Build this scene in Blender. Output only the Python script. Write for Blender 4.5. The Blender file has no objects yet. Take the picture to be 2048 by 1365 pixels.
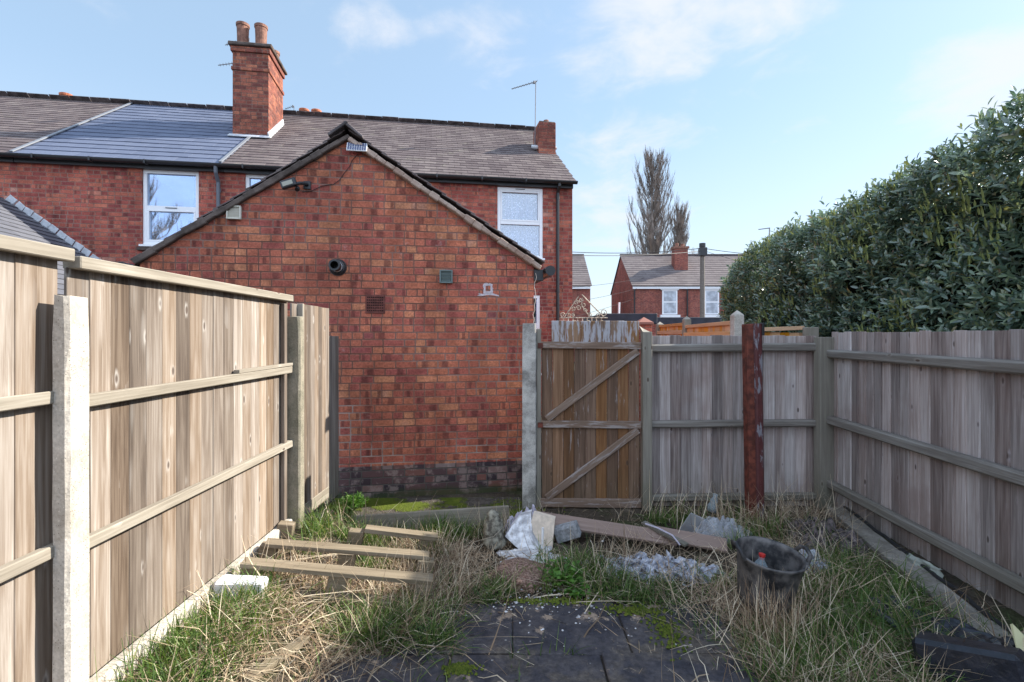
import bpy, math, random
import numpy as np
from mathutils import Vector, Matrix, noise as mnoise
R = random.Random(7)
NR = np.random.RandomState(11)
PI = math.pi; rad = math.radians
SC = bpy.context.scene
COL = SC.collection
CAMH = 1.68
def G(px, py, z=0.0):
    d = (CAMH - z) * 1000.0 / (py - 672.0)
    return ((px - 1024) / 1000.0 * d, d, z)
def AT(px, py, d):
    return Vector(((px - 1024) / 1000.0 * d, d, CAMH - (py - 672) / 1000.0 * d))
def sm(a, b, x):
    t = min(1, max(0, (x - a) / (b - a))); return t * t * (3 - 2 * t)
def terr(x, y):
    # ground rises towards the left fence and into a low bank along the right one
    w = sm(1.0, 2.0, y) * (1 - sm(4.05, 4.3, y))
    z = 0.21 * sm(-0.95, -1.5, x) * w
    z += 0.05 * sm(1.3, 2.4, x) * sm(1.5, 2.5, y) * (1 - sm(4.6, 5.0, y))
    z += 0.012 * mnoise.noise(Vector((x * 3, y * 3, 0))) * (1 if (-1.8 < x < 3.2 and 1 < y < 4.9) else 0)
    if -0.45 < x < 1.15 and y < 3.4: z = min(z, 0.0)
    return z

# ------------------------------------------------------------ node helpers
class NT:
    def __init__(s, name):
        s.m = bpy.data.materials.new(name); s.m.use_nodes = True
        s.t = s.m.node_tree; s.t.nodes.clear()
        s.out = s.t.nodes.new('ShaderNodeOutputMaterial')
    def new(s, k, **p):
        n = s.t.nodes.new('ShaderNode' + k)
        for a, v in p.items(): setattr(n, a, v)
        return n
    def set(s, sock, v):
        if isinstance(v, bpy.types.NodeSocket): s.t.links.new(v, sock)
        elif v is not None:
            if isinstance(v, (tuple, list)) and len(v) == 3 and sock.type == 'RGBA': v = (*v, 1)
            sock.default_value = v
    def math(s, op, a, b=None, c=None, clamp=False):
        n = s.new('Math', operation=op, use_clamp=clamp)
        s.set(n.inputs[0], a)
        if b is not None: s.set(n.inputs[1], b)
        if c is not None: s.set(n.inputs[2], c)
        return n.outputs[0]
    def vm(s, op, a, b=None, scale=None):
        n = s.new('VectorMath', operation=op)
        s.set(n.inputs[0], a)
        if b is not None: s.set(n.inputs[1], b)
        if scale is not None: s.set(n.inputs['Scale'], scale)
        return n.outputs[1] if op in ('LENGTH', 'DOT_PRODUCT', 'DISTANCE') else n.outputs[0]
    def sep(s, v):
        n = s.new('SeparateXYZ'); s.set(n.inputs[0], v); return n.outputs
    def comb(s, x, y, z):
        n = s.new('CombineXYZ')
        for i, v in enumerate((x, y, z)): s.set(n.inputs[i], v)
        return n.outputs[0]
    def mix(s, f, a, b, mode='MIX'):
        n = s.new('Mix', data_type='RGBA', blend_type=mode)
        s.set(n.inputs[0], f); s.set(n.inputs[6], a); s.set(n.inputs[7], b); return n.outputs[2]
    def mr(s, v, a, b, c=0.0, d=1.0, smooth=True):
        n = s.new('MapRange', interpolation_type='SMOOTHSTEP' if smooth else 'LINEAR')
        for i, x in enumerate((v, a, b, c, d)): s.set(n.inputs[i], x)
        return n.outputs[0]
    def noise(s, vec, scale, detail=4, rough=.55, dist=0.0, col=False):
        n = s.new('TexNoise'); s.set(n.inputs['Vector'], vec)
        n.inputs['Scale'].default_value = scale; n.inputs['Detail'].default_value = detail
        n.inputs['Roughness'].default_value = rough; n.inputs['Distortion'].default_value = dist
        return n.outputs[1] if col else n.outputs[0]
    def vor(s, vec, scale, feature='F1'):
        n = s.new('TexVoronoi', feature=feature); s.set(n.inputs['Vector'], vec); n.inputs['Scale'].default_value = scale
        return n
    def white(s, vec, col=False):
        n = s.new('TexWhiteNoise', noise_dimensions='3D'); s.set(n.inputs['Vector'], vec)
        return n.outputs['Color'] if col else n.outputs['Value']
    def ramp(s, f, stops, interp='LINEAR'):
        n = s.new('ValToRGB'); s.set(n.inputs[0], f); cr = n.color_ramp; cr.interpolation = interp
        while len(cr.elements) < len(stops): cr.elements.new(.5)
        for e, (p, c) in zip(cr.elements, stops): e.position = p; e.color = (*c, 1)
        return n.outputs[0]
    def obj(s): return s.new('TexCoord').outputs['Object']
    def island(s): return s.new('NewGeometry').outputs['Random Per Island']
    def attr(s, nm): 
        n = s.new('Attribute'); n.attribute_name = nm; return n.outputs['Vector']
    def bump(s, h, strength=.5, dist=.01):
        n = s.new('Bump'); n.inputs['Strength'].default_value = strength; n.inputs['Distance'].default_value = dist
        s.set(n.inputs['Height'], h); return n.outputs[0]
    def pbr(s, col, rough=.8, normal=None, spec=.3, metal=0, **kw):
        n = s.new('BsdfPrincipled'); s.set(n.inputs['Base Color'], col); s.set(n.inputs['Roughness'], rough)
        s.set(n.inputs['Metallic'], metal); s.set(n.inputs['Specular IOR Level'], spec)
        if normal is not None: s.set(n.inputs['Normal'], normal)
        for k, v in kw.items(): s.set(n.inputs[k.replace('_', ' ')], v)
        s.t.links.new(n.outputs[0], s.out.inputs[0]); return n
    def hsv(s, col, h=.5, sa=1.0, v=1.0):
        n = s.new('HueSaturation'); s.set(n.inputs['Hue'], h); s.set(n.inputs['Saturation'], sa); s.set(n.inputs['Value'], v); s.set(n.inputs['Color'], col)
        return n.outputs[0]

def wood(name, stops, knots=.5, flare=(.6, .55, .48), flare_amt=.5, var=.3, rough=.8, algae=0.0, stain=None, wear=0.0, wearcol=(.42, .40, .40), wearthr=.56):
    t = NT(name); gc = t.attr('gc'); rnd = t.island()
    v = t.vm('MULTIPLY', gc, (1.8, 34, 34))
    v2 = t.vm('MULTIPLY', gc, (1.6, 110, 110))
    n1 = t.noise(v, 1.0, 6, .6, .6); n2 = t.noise(v2, 1.0, 4, .7)
    big = t.noise(t.vm('MULTIPLY', gc, (1.3, 6, 6)), 1.0, 3)
    f = t.math('ADD', t.math('MULTIPLY', t.mr(n1, .25, .75), .42), t.math('MULTIPLY', t.mr(n2, .25, .75), .26))
    f = t.math('ADD', f, t.math('MULTIPLY', big, .35))
    f = t.math('ADD', f, t.math('MULTIPLY', t.math('SUBTRACT', rnd, .5), var))
    f = t.math('ADD', f, -.02)
    col = t.ramp(f, stops)
    col = t.hsv(col, .5, t.mr(t.white(t.comb(rnd, 1.3, .2)), 0, 1, .75, 1.2), t.mr(rnd, 0, 1, 1 - var * .45, 1 + var * .35))
    kv = t.vm('ADD', t.vm('MULTIPLY', gc, (3.3, 10.5, 10.5)), t.comb(0, 0, t.math('MULTIPLY', rnd, 9)))
    fk = t.vor(t.vm('ADD', t.vm('MULTIPLY', gc, (6.5, 15, 15)), t.comb(0, 0, t.math('MULTIPLY', rnd, 7))), 1.0); vo = t.vor(kv, 1.0); kr = t.sep(vo.outputs['Color'])[0]
    on = t.math('GREATER_THAN', kr, 1 - knots)
    d = vo.outputs['Distance']
    fl = t.math('MULTIPLY', t.mr(t.math('ADD', d, t.math('MULTIPLY', t.mr(n2, .3, .7), .4)), .2, .55, .6, 0), on)
    col = t.mix(t.math('MULTIPLY', fl, flare_amt * .55), col, flare)
    kd = fk.outputs['Distance']; on2 = t.math('GREATER_THAN', t.sep(fk.outputs['Color'])[0], 1 - knots * .42)
    hal = t.math('MULTIPLY', t.mr(t.math('ADD', kd, t.math('MULTIPLY', t.mr(n2, .3, .7), .22)), .20, .40, 1, 0), on2)
    col = t.mix(t.math('MULTIPLY', hal, flare_amt), col, flare)
    kn = t.math('MULTIPLY', t.mr(t.math('ADD', kd, t.math('MULTIPLY', n1, .14)), .16, .27, 1, 0), on2)
    col = t.mix(t.math('MULTIPLY', kn, .85), col, (.06, .036, .024))
    gr = t.mr(t.noise(t.vm('MULTIPLY', gc, (.7, 75, 75)), 1.0, 3, .8), .58, .75, 0, .35); col = t.mix(gr, col, tuple(c * .55 for c in stops[1][1]))
    if wear:
        ob = t.obj()
        w = t.noise(t.vm('MULTIPLY', gc, (3.5, 28, 28)), 1.0, 5, .7)
        w = t.mr(t.math('ADD', w, t.math('MULTIPLY', t.noise(ob, 2.5, 3), .25)), wearthr, wearthr + .1, 0, wear)
        col = t.mix(w, col, wearcol)
    if algae:
        z = t.sep(t.new('NewGeometry').outputs['Position'])[2]
        a = t.math('MULTIPLY', t.mr(t.math('ADD', z, t.math('MULTIPLY', t.noise(t.obj(), 5, 4), .5)), .15, .8, 1, 0), algae)
        col = t.mix(a, col, (.085, .09, .045))
    if stain:
        s_ = t.mr(t.noise(t.obj(), 1.7, 4, .6), .45, .7); col = t.mix(t.math('MULTIPLY', s_, .5), col, stain)
    h = t.math('ADD', t.math('MULTIPLY', n2, .6), t.math('MULTIPLY', n1, .5))
    h = t.math('SUBTRACT', h, t.math('MULTIPLY', kn, .3))
    t.pbr(col, rough, t.bump(h, .55, .004), .25); return t.m

def brick(name, stops, mortar=(.30, .24, .20), L=.218, Hh=.0755, m=.0048, plinth=0.0, hdr=.45, bright=1.0, kiss=.3, mortar_h=.4, patch=True):
    t = NT(name); tc = t.new('TexCoord'); o = tc.outputs['Object']; x, y, z = t.sep(o)
    nx = t.math('ABSOLUTE', t.sep(tc.outputs['Normal'])[0])
    side = t.math('GREATER_THAN', nx, .6)
    s_ = t.math('ADD', t.math('MULTIPLY', x, t.math('SUBTRACT', 1, side)), t.math('MULTIPLY', y, side))
    wob = t.noise(o, 1.1, 2)
    wob2 = t.noise(o, 26, 3, .6)
    zz = t.math('ADD', z, t.math('MULTIPLY', t.math('SUBTRACT', wob, .5), .016))
    zz = t.math('ADD', zz, t.math('MULTIPLY', t.math('SUBTRACT', wob2, .5), .006))
    s_ = t.math('ADD', s_, t.math('MULTIPLY', t.math('SUBTRACT', t.noise(t.vm('ADD', o, (9, 3, 5)), 24, 3), .5), .009))
    v = t.math('DIVIDE', t.math('ADD', zz, 5), Hh); row = t.math('FLOOR', v); fv = t.math('FRACT', v)
    rr = t.white(t.comb(row, 3.1, 1.7))
    u = t.math('ADD', t.math('DIVIDE', t.math('ADD', s_, 20), L), t.math('ADD', t.math('MULTIPLY', t.math('MODULO', row, 2), .5), t.math('MULTIPLY', rr, .18)))
    cc = t.math('FLOOR', u); fu = t.math('FRACT', u)
    # rows that are mostly headers now and then
    hthr = t.math('ADD', hdr * .55, t.math('MULTIPLY', t.math('GREATER_THAN', rr, .72), .45))
    isH = t.math('LESS_THAN', t.white(t.comb(cc, row, 9.0)), hthr)
    f2 = t.math('FRACT', t.math('MULTIPLY', fu, 2)); i2 = t.math('FLOOR', t.math('MULTIPLY', fu, 2))
    def sel(a, b): return t.math('ADD', t.math('MULTIPLY', a, isH), t.math('MULTIPLY', b, t.math('SUBTRACT', 1, isH)))
    fe = sel(f2, fu); idn = t.math('ADD', cc, t.math('MULTIPLY', t.math('MULTIPLY', i2, isH), .37))
    Ls = sel(L / 2, L)
    de = t.math('MULTIPLY', t.math('MINIMUM', fe, t.math('SUBTRACT', 1, fe)), Ls)
    dv = t.math('MULTIPLY', t.math('MINIMUM', fv, t.math('SUBTRACT', 1, fv)), Hh)
    rc = .014
    ex = t.math('MAXIMUM', t.math('SUBTRACT', rc, de), 0); ez = t.math('MAXIMUM', t.math('SUBTRACT', rc, dv), 0)
    dd = t.math('SUBTRACT', rc, t.math('SQRT', t.math('ADD', t.math('MULTIPLY', ex, ex), t.math('MULTIPLY', ez, ez))))
    body = t.mr(dd, m - .0012, m + .002)
    r1 = t.white(t.comb(idn, row, 2.0)); r2 = t.white(t.comb(idn, row, 5.0)); r3 = t.white(t.comb(idn, row, 7.7))
    big = t.noise(o, .9, 3)
    fcol = t.math('ADD', t.math('MULTIPLY', r1, .85), t.math('MULTIPLY', t.math('SUBTRACT', big, .38), .6))
    col = t.ramp(fcol, stops)
    edge = t.mr(dd, m + .002, m + .010)
    col = t.mix(t.math('MULTIPLY', t.math('SUBTRACT', 1, edge), .42), col, (.46, .20, .13))
    if kiss:
        k = t.math('MULTIPLY', t.math('LESS_THAN', r2, kiss), t.mr(t.math('ABSOLUTE', t.math('SUBTRACT', fe, t.mr(r3, 0, 1, .25, .75))), .1, .2, 1, 0))
        col = t.mix(t.math('MULTIPLY', k, .65), col, (.11, .035, .03))
    nz = t.noise(o, 45, 5, .65); nb = t.noise(o, 7, 5, .6)
    soot = t.mr(t.noise(t.vm('MULTIPLY', t.vm('ADD', o, (1, 8, 2)), (2.2, 2.2, .7)), 1.0, 6, .65), .38, .66, 1.28, .86)
    col = t.hsv(col, .5, 1, t.math('MULTIPLY', soot, t.math('MULTIPLY', t.mr(nz, .25, .75, .62, 1.28), t.mr(nb, .3, .7, .78, 1.15))))
    if patch:
        wh = t.mr(t.math('ADD', t.noise(t.vm('ADD', o, (4, 2, 1)), 3.2, 6, .72), t.math('MULTIPLY', nz, .12)), .70, .80, 0, .4)
        col = t.mix(wh, col, (.46, .36, .34))
    ms = t.mix(t.mr(t.noise(o, 1.6, 4), .35, .65), mortar, tuple(c * .6 for c in mortar))
    ms = t.mix(t.math('MULTIPLY', t.mr(t.noise(t.vm('ADD', o, (2, 6, 3)), 1.3, 4), .46, .62, 0, .75), t.mr(z, .9, 1.6, 1, .3)), ms, (.44, .35, .31))
    if plinth:
        pl = t.mr(t.math('ADD', z, t.math('MULTIPLY', wob2, .01)), plinth, plinth + .004, 1, 0)
        pc = t.ramp(r1, [(0, (.04, .03, .035)), (.5, (.10, .055, .055)), (.8, (.17, .075, .06)), (1, (.2, .15, .14))])
        pc = t.mix(t.mr(t.math('ADD', nb, t.math('MULTIPLY', nz, .2)), .58, .72, 0, .5), pc, (.33, .25, .22))
        col = t.mix(pl, col, pc); ms = t.mix(pl, ms, (.10, .085, .075))
        gr = t.math('MULTIPLY', t.mr(t.math('ADD', z, t.math('MULTIPLY', nb, .18)), .10, .2, 1, 0), .7)
    c2 = t.mix(body, ms, col)
    if plinth: c2 = t.mix(gr, c2, (.04, .06, .02))
    if bright != 1: c2 = t.hsv(c2, .5, 1, bright)
    h = t.math('ADD', t.math('MULTIPLY', body, mortar_h), t.math('ADD', t.math('MULTIPLY', nz, .25), t.math('MULTIPLY', r2, .12)))
    t.pbr(c2, .88, t.bump(h, 1.0, .016), .2); return t.m

def plain(name, col, rough=.6, spec=.4, metal=0, nscale=0, namt=.2, bumpd=0.0, col2=None, island=0.0, **kw):
    t = NT(name); c = col if len(col) == 4 else (*col, 1); n = None
    if nscale:
        nz = t.noise(t.obj(), nscale, 5, .6)
        c = t.mix(t.mr(nz, .35, .68), tuple(x * (1 - namt) for x in col[:3]), col2 if col2 else tuple(min(1, x * (1 + namt)) for x in col[:3]))
        if bumpd: n = t.bump(nz, .6, bumpd)
    if island: c = t.hsv(c, .5, 1, t.mr(t.island(), 0, 1, 1 - island, 1 + island))
    t.pbr(c, rough, n, spec, metal, **kw); return t.m

def concrete(name, a, b, algae=0.0, speck=True):
    t = NT(name); o = t.obj()
    n1 = t.noise(o, 5, 6, .65); n2 = t.noise(o, 90, 3, .6)
    c = t.mix(t.mr(n1, .35, .65), a, b)
    if speck:
        v = t.vor(o, 120); k = t.sep(v.outputs['Color'])[0]
        c = t.mix(t.math('MULTIPLY', t.mr(v.outputs['Distance'], .1, .3, 1, 0), t.math('GREATER_THAN', k, .82)), c, tuple(x * .28 for x in a))
        c = t.mix(t.math('MULTIPLY', t.mr(v.outputs['Distance'], .1, .35, 1, 0), t.math('LESS_THAN', k, .12)), c, tuple(min(.8, x * 1.3) for x in b))
    if algae:
        z = t.sep(t.new('NewGeometry').outputs['Position'])[2]
        c = t.mix(t.math('MULTIPLY', t.mr(t.math('ADD', z, t.math('MULTIPLY', n1, .8)), .3, 1.1, 1, 0), algae), c, (.12, .13, .05))
    c = t.hsv(c, .5, 1, t.mr(n2, .2, .8, .8, 1.15))
    t.pbr(c, .9, t.bump(t.math('ADD', n1, t.math('MULTIPLY', n2, .6)), .6, .006), .2); return t.m

def slate(name, stops, tone=.25, lichen=None, rough=.65, spec=.4, dirt=.5):
    t = NT(name); rnd = t.island(); o = t.obj()
    nz = t.noise(o, 9, 5, .65); nb = t.noise(o, 1.1, 4, .6)
    f = t.math('ADD', t.math('MULTIPLY', rnd, .36), t.math('MULTIPLY', nz, .45)); f = t.math('ADD', f, t.math('MULTIPLY', t.noise(t.vm('MULTIPLY', o, (2.6, .35, .35)), 1.0, 4), .25))
    f = t.math('ADD', f, t.math('MULTIPLY', t.math('SUBTRACT', nb, .5), dirt))
    c = t.ramp(f, stops)
    if lichen:
        l = t.mr(t.noise(t.vm('ADD', o, (3, 3, 3)), 2.3, 6, .75), .56, .7, 0, .5); c = t.mix(l, c, lichen)
    t.pbr(c, rough, t.bump(t.math('ADD', nz, t.noise(o, 60, 3)), .5, .004), spec * .45); return t.m

# ------------------------------------------------------------ mesh helpers
class MB:
    def __init__(s): s.v = []; s.f = []; s.g = []
    def add(s, vs, fs, gs=None):
        b = len(s.v); s.v += [tuple(v) for v in vs]; s.f += [tuple(i + b for i in f) for f in fs]
        s.g += gs if gs else [tuple(v) for v in vs]
    def box(s, c, size, M=None, ch=.003, jit=0.0, axis=0, taper=None):
        """chamfered box; axis = the grain axis"""
        hx, hy, hz = [q / 2 for q in size]; ch = min(ch, hx * .4, hy * .4, hz * .4)
        off = (R.uniform(0, 50), R.uniform(0, 50), R.uniform(0, 50))
        vs = []; gs = []; idx = {}
        for sx in (-1, 1):
            for sy in (-1, 1):
                for sz in (-1, 1):
                    j = Vector((R.uniform(-jit, jit), R.uniform(-jit, jit), R.uniform(-jit, jit)))
                    for a in range(3):
                        p = Vector((sx * (hx - (ch if a != 0 else 0)), sy * (hy - (ch if a != 1 else 0)), sz * (hz - (ch if a != 2 else 0))))
                        if taper and sz > 0: p.x *= taper; p.y *= taper
                        idx[(sx, sy, sz, a)] = len(vs)
                        q = p + j
                        g = (q.x, q.y, q.z) if axis == 0 else ((q.y, q.x, q.z) if axis == 1 else (q.z, q.x, q.y))
                        gs.append((g[0] + off[0], g[1] + off[1], g[2] + off[2]))
                        if M is not None: q = M @ q
                        vs.append(q + Vector(c))
        f = []
        for a in range(3):
            b, d = (a + 1) % 3, (a + 2) % 3
            for sg in (-1, 1):
                q = []
                for (p1, p2) in ((-1, -1), (1, -1), (1, 1), (-1, 1)):
                    k = [0, 0, 0]; k[a] = sg; k[b] = p1; k[d] = p2; q.append(idx[(*k, a)])
                f.append(q if sg > 0 else q[::-1])
        for a in range(3):
            b, d = (a + 1) % 3, (a + 2) % 3
            for s1 in (-1, 1):
                for s2 in (-1, 1):
                    k0 = [0, 0, 0]; k1 = [0, 0, 0]; k0[a] = -1; k1[a] = 1; k0[b] = k1[b] = s1; k0[d] = k1[d] = s2
                    q = [idx[(*k0, b)], idx[(*k1, b)], idx[(*k1, d)], idx[(*k0, d)]]
                    f.append(q if s1 * s2 < 0 else q[::-1])
        for sx in (-1, 1):
            for sy in (-1, 1):
                for sz in (-1, 1):
                    q = [idx[(sx, sy, sz, a)] for a in range(3)]
                    f.append(q if sx * sy * sz > 0 else q[::-1])
        s.add(vs, f, gs)
    def bar(s, p0, p1, w, t, up=(0, 0, 1), ch=.003, jit=0.0):
        """length along p0-p1 (grain), w across (perp to up), t along up"""
        p0 = Vector(p0); p1 = Vector(p1); X = (p1 - p0); L = X.length; X.normalize()
        up = Vector(up); Y = up.cross(X).normalized(); Z = X.cross(Y)
        M = Matrix((X, Y, Z)).transposed()
        s.box((p0 + p1) / 2, (L, w, t), M, ch, jit)
    def tube(s, pts, r, n=8, cap=True, r1=None):
        pts = [Vector(p) for p in pts]; N = len(pts); vs = []; f = []
        up = None
        for i, p in enumerate(pts):
            T = (pts[min(i + 1, N - 1)] - pts[max(i - 1, 0)]).normalized()
            if up is None:
                up = Vector((0, 0, 1)) if abs(T.z) < .9 else Vector((1, 0, 0))
            a = up.cross(T).normalized(); b = T.cross(a); up = b
            rr = r if r1 is None else r + (r1 - r) * i / (N - 1)
            if isinstance(r, (list, tuple)): rr = r[i]
            for k in range(n):
                an = 2 * PI * k / n; vs.append(p + a * math.cos(an) * rr + b * math.sin(an) * rr)
        for i in range(N - 1):
            for k in range(n):
                f.append((i * n + k, i * n + (k + 1) % n, (i + 1) * n + (k + 1) % n, (i + 1) * n + k))
        if cap: f.append(tuple(range(n))[::-1]); f.append(tuple(range((N - 1) * n, N * n)))
        s.add(vs, f)
    def lathe(s, c, prof, n=24, M=None, wob=0.0):
        vs = []; f = []; m = len(prof)
        for i, (r, z) in enumerate(prof):
            for k in range(n):
                a = 2 * PI * k / n; rr = r * (1 + wob * math.sin(3 * a + z * 9))
                p = Vector((math.cos(a) * rr, math.sin(a) * rr, z))
                if M is not None: p = M @ p
                vs.append(p + Vector(c))
        for i in range(m - 1):
            for k in range(n): f.append((i * n + k, i * n + (k + 1) % n, (i + 1) * n + (k + 1) % n, (i + 1) * n + k))
        s.add(vs, f)
    def quad(s, a, b, c, d): s.add([a, b, c, d], [(0, 1, 2, 3)])
    def prism(s, poly, y0, y1):
        """polygon in xz (ccw seen from -y), extruded y0..y1"""
        n = len(poly); vs = [(x, y0, z) for x, z in poly] + [(x, y1, z) for x, z in poly]
        f = [tuple(range(n)), tuple(range(2 * n - 1, n - 1, -1))]
        for i in range(n): f.append((i, i + n, (i + 1) % n + n, (i + 1) % n))
        s.add(vs, f)
    def build(s, name, mat, parent=None, world=False, loc=None, smooth=False):
        me = bpy.data.meshes.new(name)
        vs = s.v
        if world and parent is not None:
            Mi = parent.matrix_basis.inverted()
            if parent.parent is not None: Mi = Mi @ parent.parent.matrix_basis.inverted()
            vs = [tuple(Mi @ Vector(v)) for v in vs]
        if loc is not None: vs = [(v[0] - loc[0], v[1] - loc[1], v[2] - loc[2]) for v in vs]
        me.from_pydata(vs, [], s.f)
        a = me.attributes.new('gc', 'FLOAT_VECTOR', 'POINT')
        a.data.foreach_set('vector', np.array(s.g, dtype=np.float32).ravel())
        me.materials.append(mat)
        if smooth: me.polygons.foreach_set('use_smooth', [True] * len(me.polygons))
        me.update()
        o = bpy.data.objects.new(name, me); COL.objects.link(o)
        if parent is not None: o.parent = parent
        if loc is not None: o.location = loc
        return o
def npmesh(name, V, F, mat, parent=None, smooth=False, loc=(0, 0, 0)):
    """V (N,3), F (M,k) numpy"""
    me = bpy.data.meshes.new(name); k = F.shape[1]
    V = V - np.array(loc)
    me.vertices.add(len(V)); me.vertices.foreach_set('co', V.astype(np.float32).ravel())
    me.loops.add(F.size); me.loops.foreach_set('vertex_index', F.astype(np.int32).ravel())
    me.polygons.add(len(F)); me.polygons.foreach_set('loop_start', np.arange(0, F.size, k, dtype=np.int32))
    me.update(calc_edges=True)
    if smooth: me.polygons.foreach_set('use_smooth', np.ones(len(F), dtype=bool))
    me.materials.append(mat); me.validate()
    o = bpy.data.objects.new(name, me); COL.objects.link(o); o.location = loc
    if parent is not None:
        o.parent = parent; o.location = (0, 0, 0)
    return o
def tag(o, label=None, cat=None, group=None, kind=None):
    if label: o['label'] = label
    if cat: o['category'] = cat
    if group: o['group'] = group
    if kind: o['kind'] = kind
    return o
def thing(name, label, cat, loc=(0, 0, 0), rz=0, group=None):
    o = bpy.data.objects.new(name, None); COL.objects.link(o); o.empty_display_size = .2
    o.matrix_basis = Matrix.Translation(Vector(loc)) @ Matrix.Rotation(rz, 4, 'Z')
    return tag(o, label, cat, group)
def grid(name, x0, x1, y0, y1, nx, ny, fz, mat, **k):
    mb = MB()
    vs = [(x0 + (x1 - x0) * i / nx, y0 + (y1 - y0) * j / ny) for j in range(ny + 1) for i in range(nx + 1)]
    vs = [(x, y, fz(x, y)) for x, y in vs]
    mb.add(vs, [(j * (nx + 1) + i, j * (nx + 1) + i + 1, (j + 1) * (nx + 1) + i + 1, (j + 1) * (nx + 1) + i) for j in range(ny) for i in range(nx)])
    return mb.build(name, mat, **k)

# ------------------------------------------------------------ materials
M = {}
BR = [(0, (.17, .06, .06)), (.05, (.27, .070, .060)), (.4, (.35, .102, .066)), (.75, (.40, .130, .074)), (.95, (.45, .185, .098)), (1, (.36, .21, .17))]
M['brick'] = brick('gable_brick', BR, mortar=(.24, .115, .085), plinth=.335)
M['brick_house'] = brick('terrace_brick', [(0, (.18, .045, .045)), (.3, (.27, .068, .055)), (.6, (.34, .090, .066)), (.88, (.40, .125, .08)), (1, (.42, .22, .17))], mortar=(.28, .16, .13), L=.225, Hh=.076, m=.0045, kiss=.2, hdr=.6)
M['brick_chim'] = brick('chimney_brick', [(0, (.11, .04, .036)), (.5, (.24, .075, .052)), (1, (.36, .135, .08))], mortar=(.14, .09, .075), L=.23, Hh=.08, kiss=.1, hdr=.4, patch=False)
M['brick_far'] = brick('far_brick', [(0, (.16, .05, .045)), (.5, (.24, .07, .055)), (1, (.31, .10, .07))], mortar=(.22, .15, .13), kiss=0, patch=False)
M['wood_left'] = wood('weathered_board', [(0, (.06, .042, .030)), (.25, (.125, .089, .064)), (.5, (.20, .153, .115)), (.75, (.285, .24, .20)), (1, (.44, .41, .375))], knots=.62, flare=(.56, .54, .51), flare_amt=.5, var=.42, algae=.1)
M['wood_pale'] = wood('pale_rail_wood', [(0, (.17, .14, .10)), (.5, (.30, .26, .20)), (1, (.44, .41, .34))], knots=.25, flare_amt=.3, var=.2, algae=.25)
M['wood_shade'] = wood('grey_board', [(0, (.11, .082, .078)), (.3, (.235, .188, .172)), (.55, (.36, .305, .285)), (.8, (.48, .43, .41)), (1, (.58, .54, .55))], knots=.42, flare=(.45, .41, .42), flare_amt=.45, var=.36, stain=(.22, .15, .13), algae=.25)
M['rail_shade'] = wood('grey_rail_wood', [(0, (.10, .085, .07)), (.4, (.19, .165, .14)), (.7, (.28, .26, .23)), (1, (.38, .37, .34))], knots=.2, flare_amt=.2, var=.2, algae=.35)
M['post_shade'] = wood('grey_post_wood', [(0, (.14, .12, .09)), (.5, (.24, .215, .17)), (1, (.33, .30, .25))], knots=.4, flare_amt=.15, var=.2, algae=.4)
M['wood_gate'] = wood('stained_gate_wood', [(0, (.07, .034, .017)), (.4, (.15, .075, .036)), (.7, (.23, .122, .062)), (1, (.32, .19, .11))], knots=.35, flare=(.26, .17, .11), flare_amt=.3, var=.3, wear=.45, wearthr=.72, algae=.18)
M['wood_gatetop'] = wood('peeling_gate_wood', [(0, (.10, .05, .025)), (.5, (.22, .12, .06)), (1, (.32, .20, .12))], knots=.15, flare_amt=.2, var=.3, wear=.85, wearcol=(.40, .40, .43), wearthr=.58)
M['wood_gaterail'] = wood('worn_gate_rail', [(0, (.10, .06, .035)), (.5, (.21, .13, .085)), (1, (.30, .22, .16))], knots=.2, flare_amt=.2, var=.2, wear=.6, wearcol=(.38, .35, .34), wearthr=.64)
M['wood_orange'] = wood('new_orange_fence_wood', [(0, (.42, .19, .06)), (.5, (.60, .30, .11)), (1, (.72, .42, .19))], knots=.3, flare_amt=.1, var=.2)
M['wood_pallet'] = wood('pallet_wood', [(0, (.12, .085, .05)), (.5, (.25, .19, .12)), (1, (.40, .33, .23))], knots=.3, flare_amt=.3, var=.3, algae=.3)
M['wood_brown'] = wood('brown_plank', [(0, (.18, .11, .085)), (.5, (.27, .18, .14)), (1, (.34, .24, .19))], knots=.05, flare_amt=.1, var=.15)
M['conc'] = concrete('concrete_post', (.38, .34, .29), (.56, .52, .46), algae=.12)
M['conc2'] = concrete('dark_concrete_post', (.17, .16, .12), (.30, .27, .21), algae=.5)
M['conc_gate'] = concrete('lichen_concrete_post', (.20, .19, .175), (.52, .50, .46), algae=.12)
M['conc_kerb'] = concrete('kerb_concrete', (.17, .15, .13), (.29, .265, .24), algae=.1)
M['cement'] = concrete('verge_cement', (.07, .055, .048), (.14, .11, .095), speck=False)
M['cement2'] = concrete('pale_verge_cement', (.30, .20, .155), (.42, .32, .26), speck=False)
SL = [(0, (.06, .046, .048)), (.35, (.105, .081, .081)), (.65, (.155, .125, .120)), (1, (.25, .21, .19))]
M['slate'] = slate('old_roof_slate', SL, lichen=(.24, .22, .17), spec=.3)
M['slate_new'] = slate('new_roof_tile', [(0, (.085, .10, .15)), (.5, (.12, .14, .20)), (1, (.155, .175, .24))], rough=.65, spec=.35, dirt=.15)
M['slate_dark'] = slate('dark_roof_tile', [(0, (.085, .088, .105)), (.5, (.12, .125, .145)), (1, (.16, .165, .185))], rough=.5, spec=.4, dirt=.2)
M['slate_far'] = slate('far_slate', [(0, (.10, .085, .085)), (.5, (.155, .130, .128)), (1, (.22, .19, .18))], spec=.3)
M['underlay'] = plain('roof_underlay', (.03, .028, .03), .9)
M['ridge'] = plain('ridge_tile', (.12, .10, .10), .8, nscale=8, namt=.4, island=.25)
M['lead'] = plain('lead_flashing', (.55, .57, .60), .5, nscale=10, namt=.15)
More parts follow.
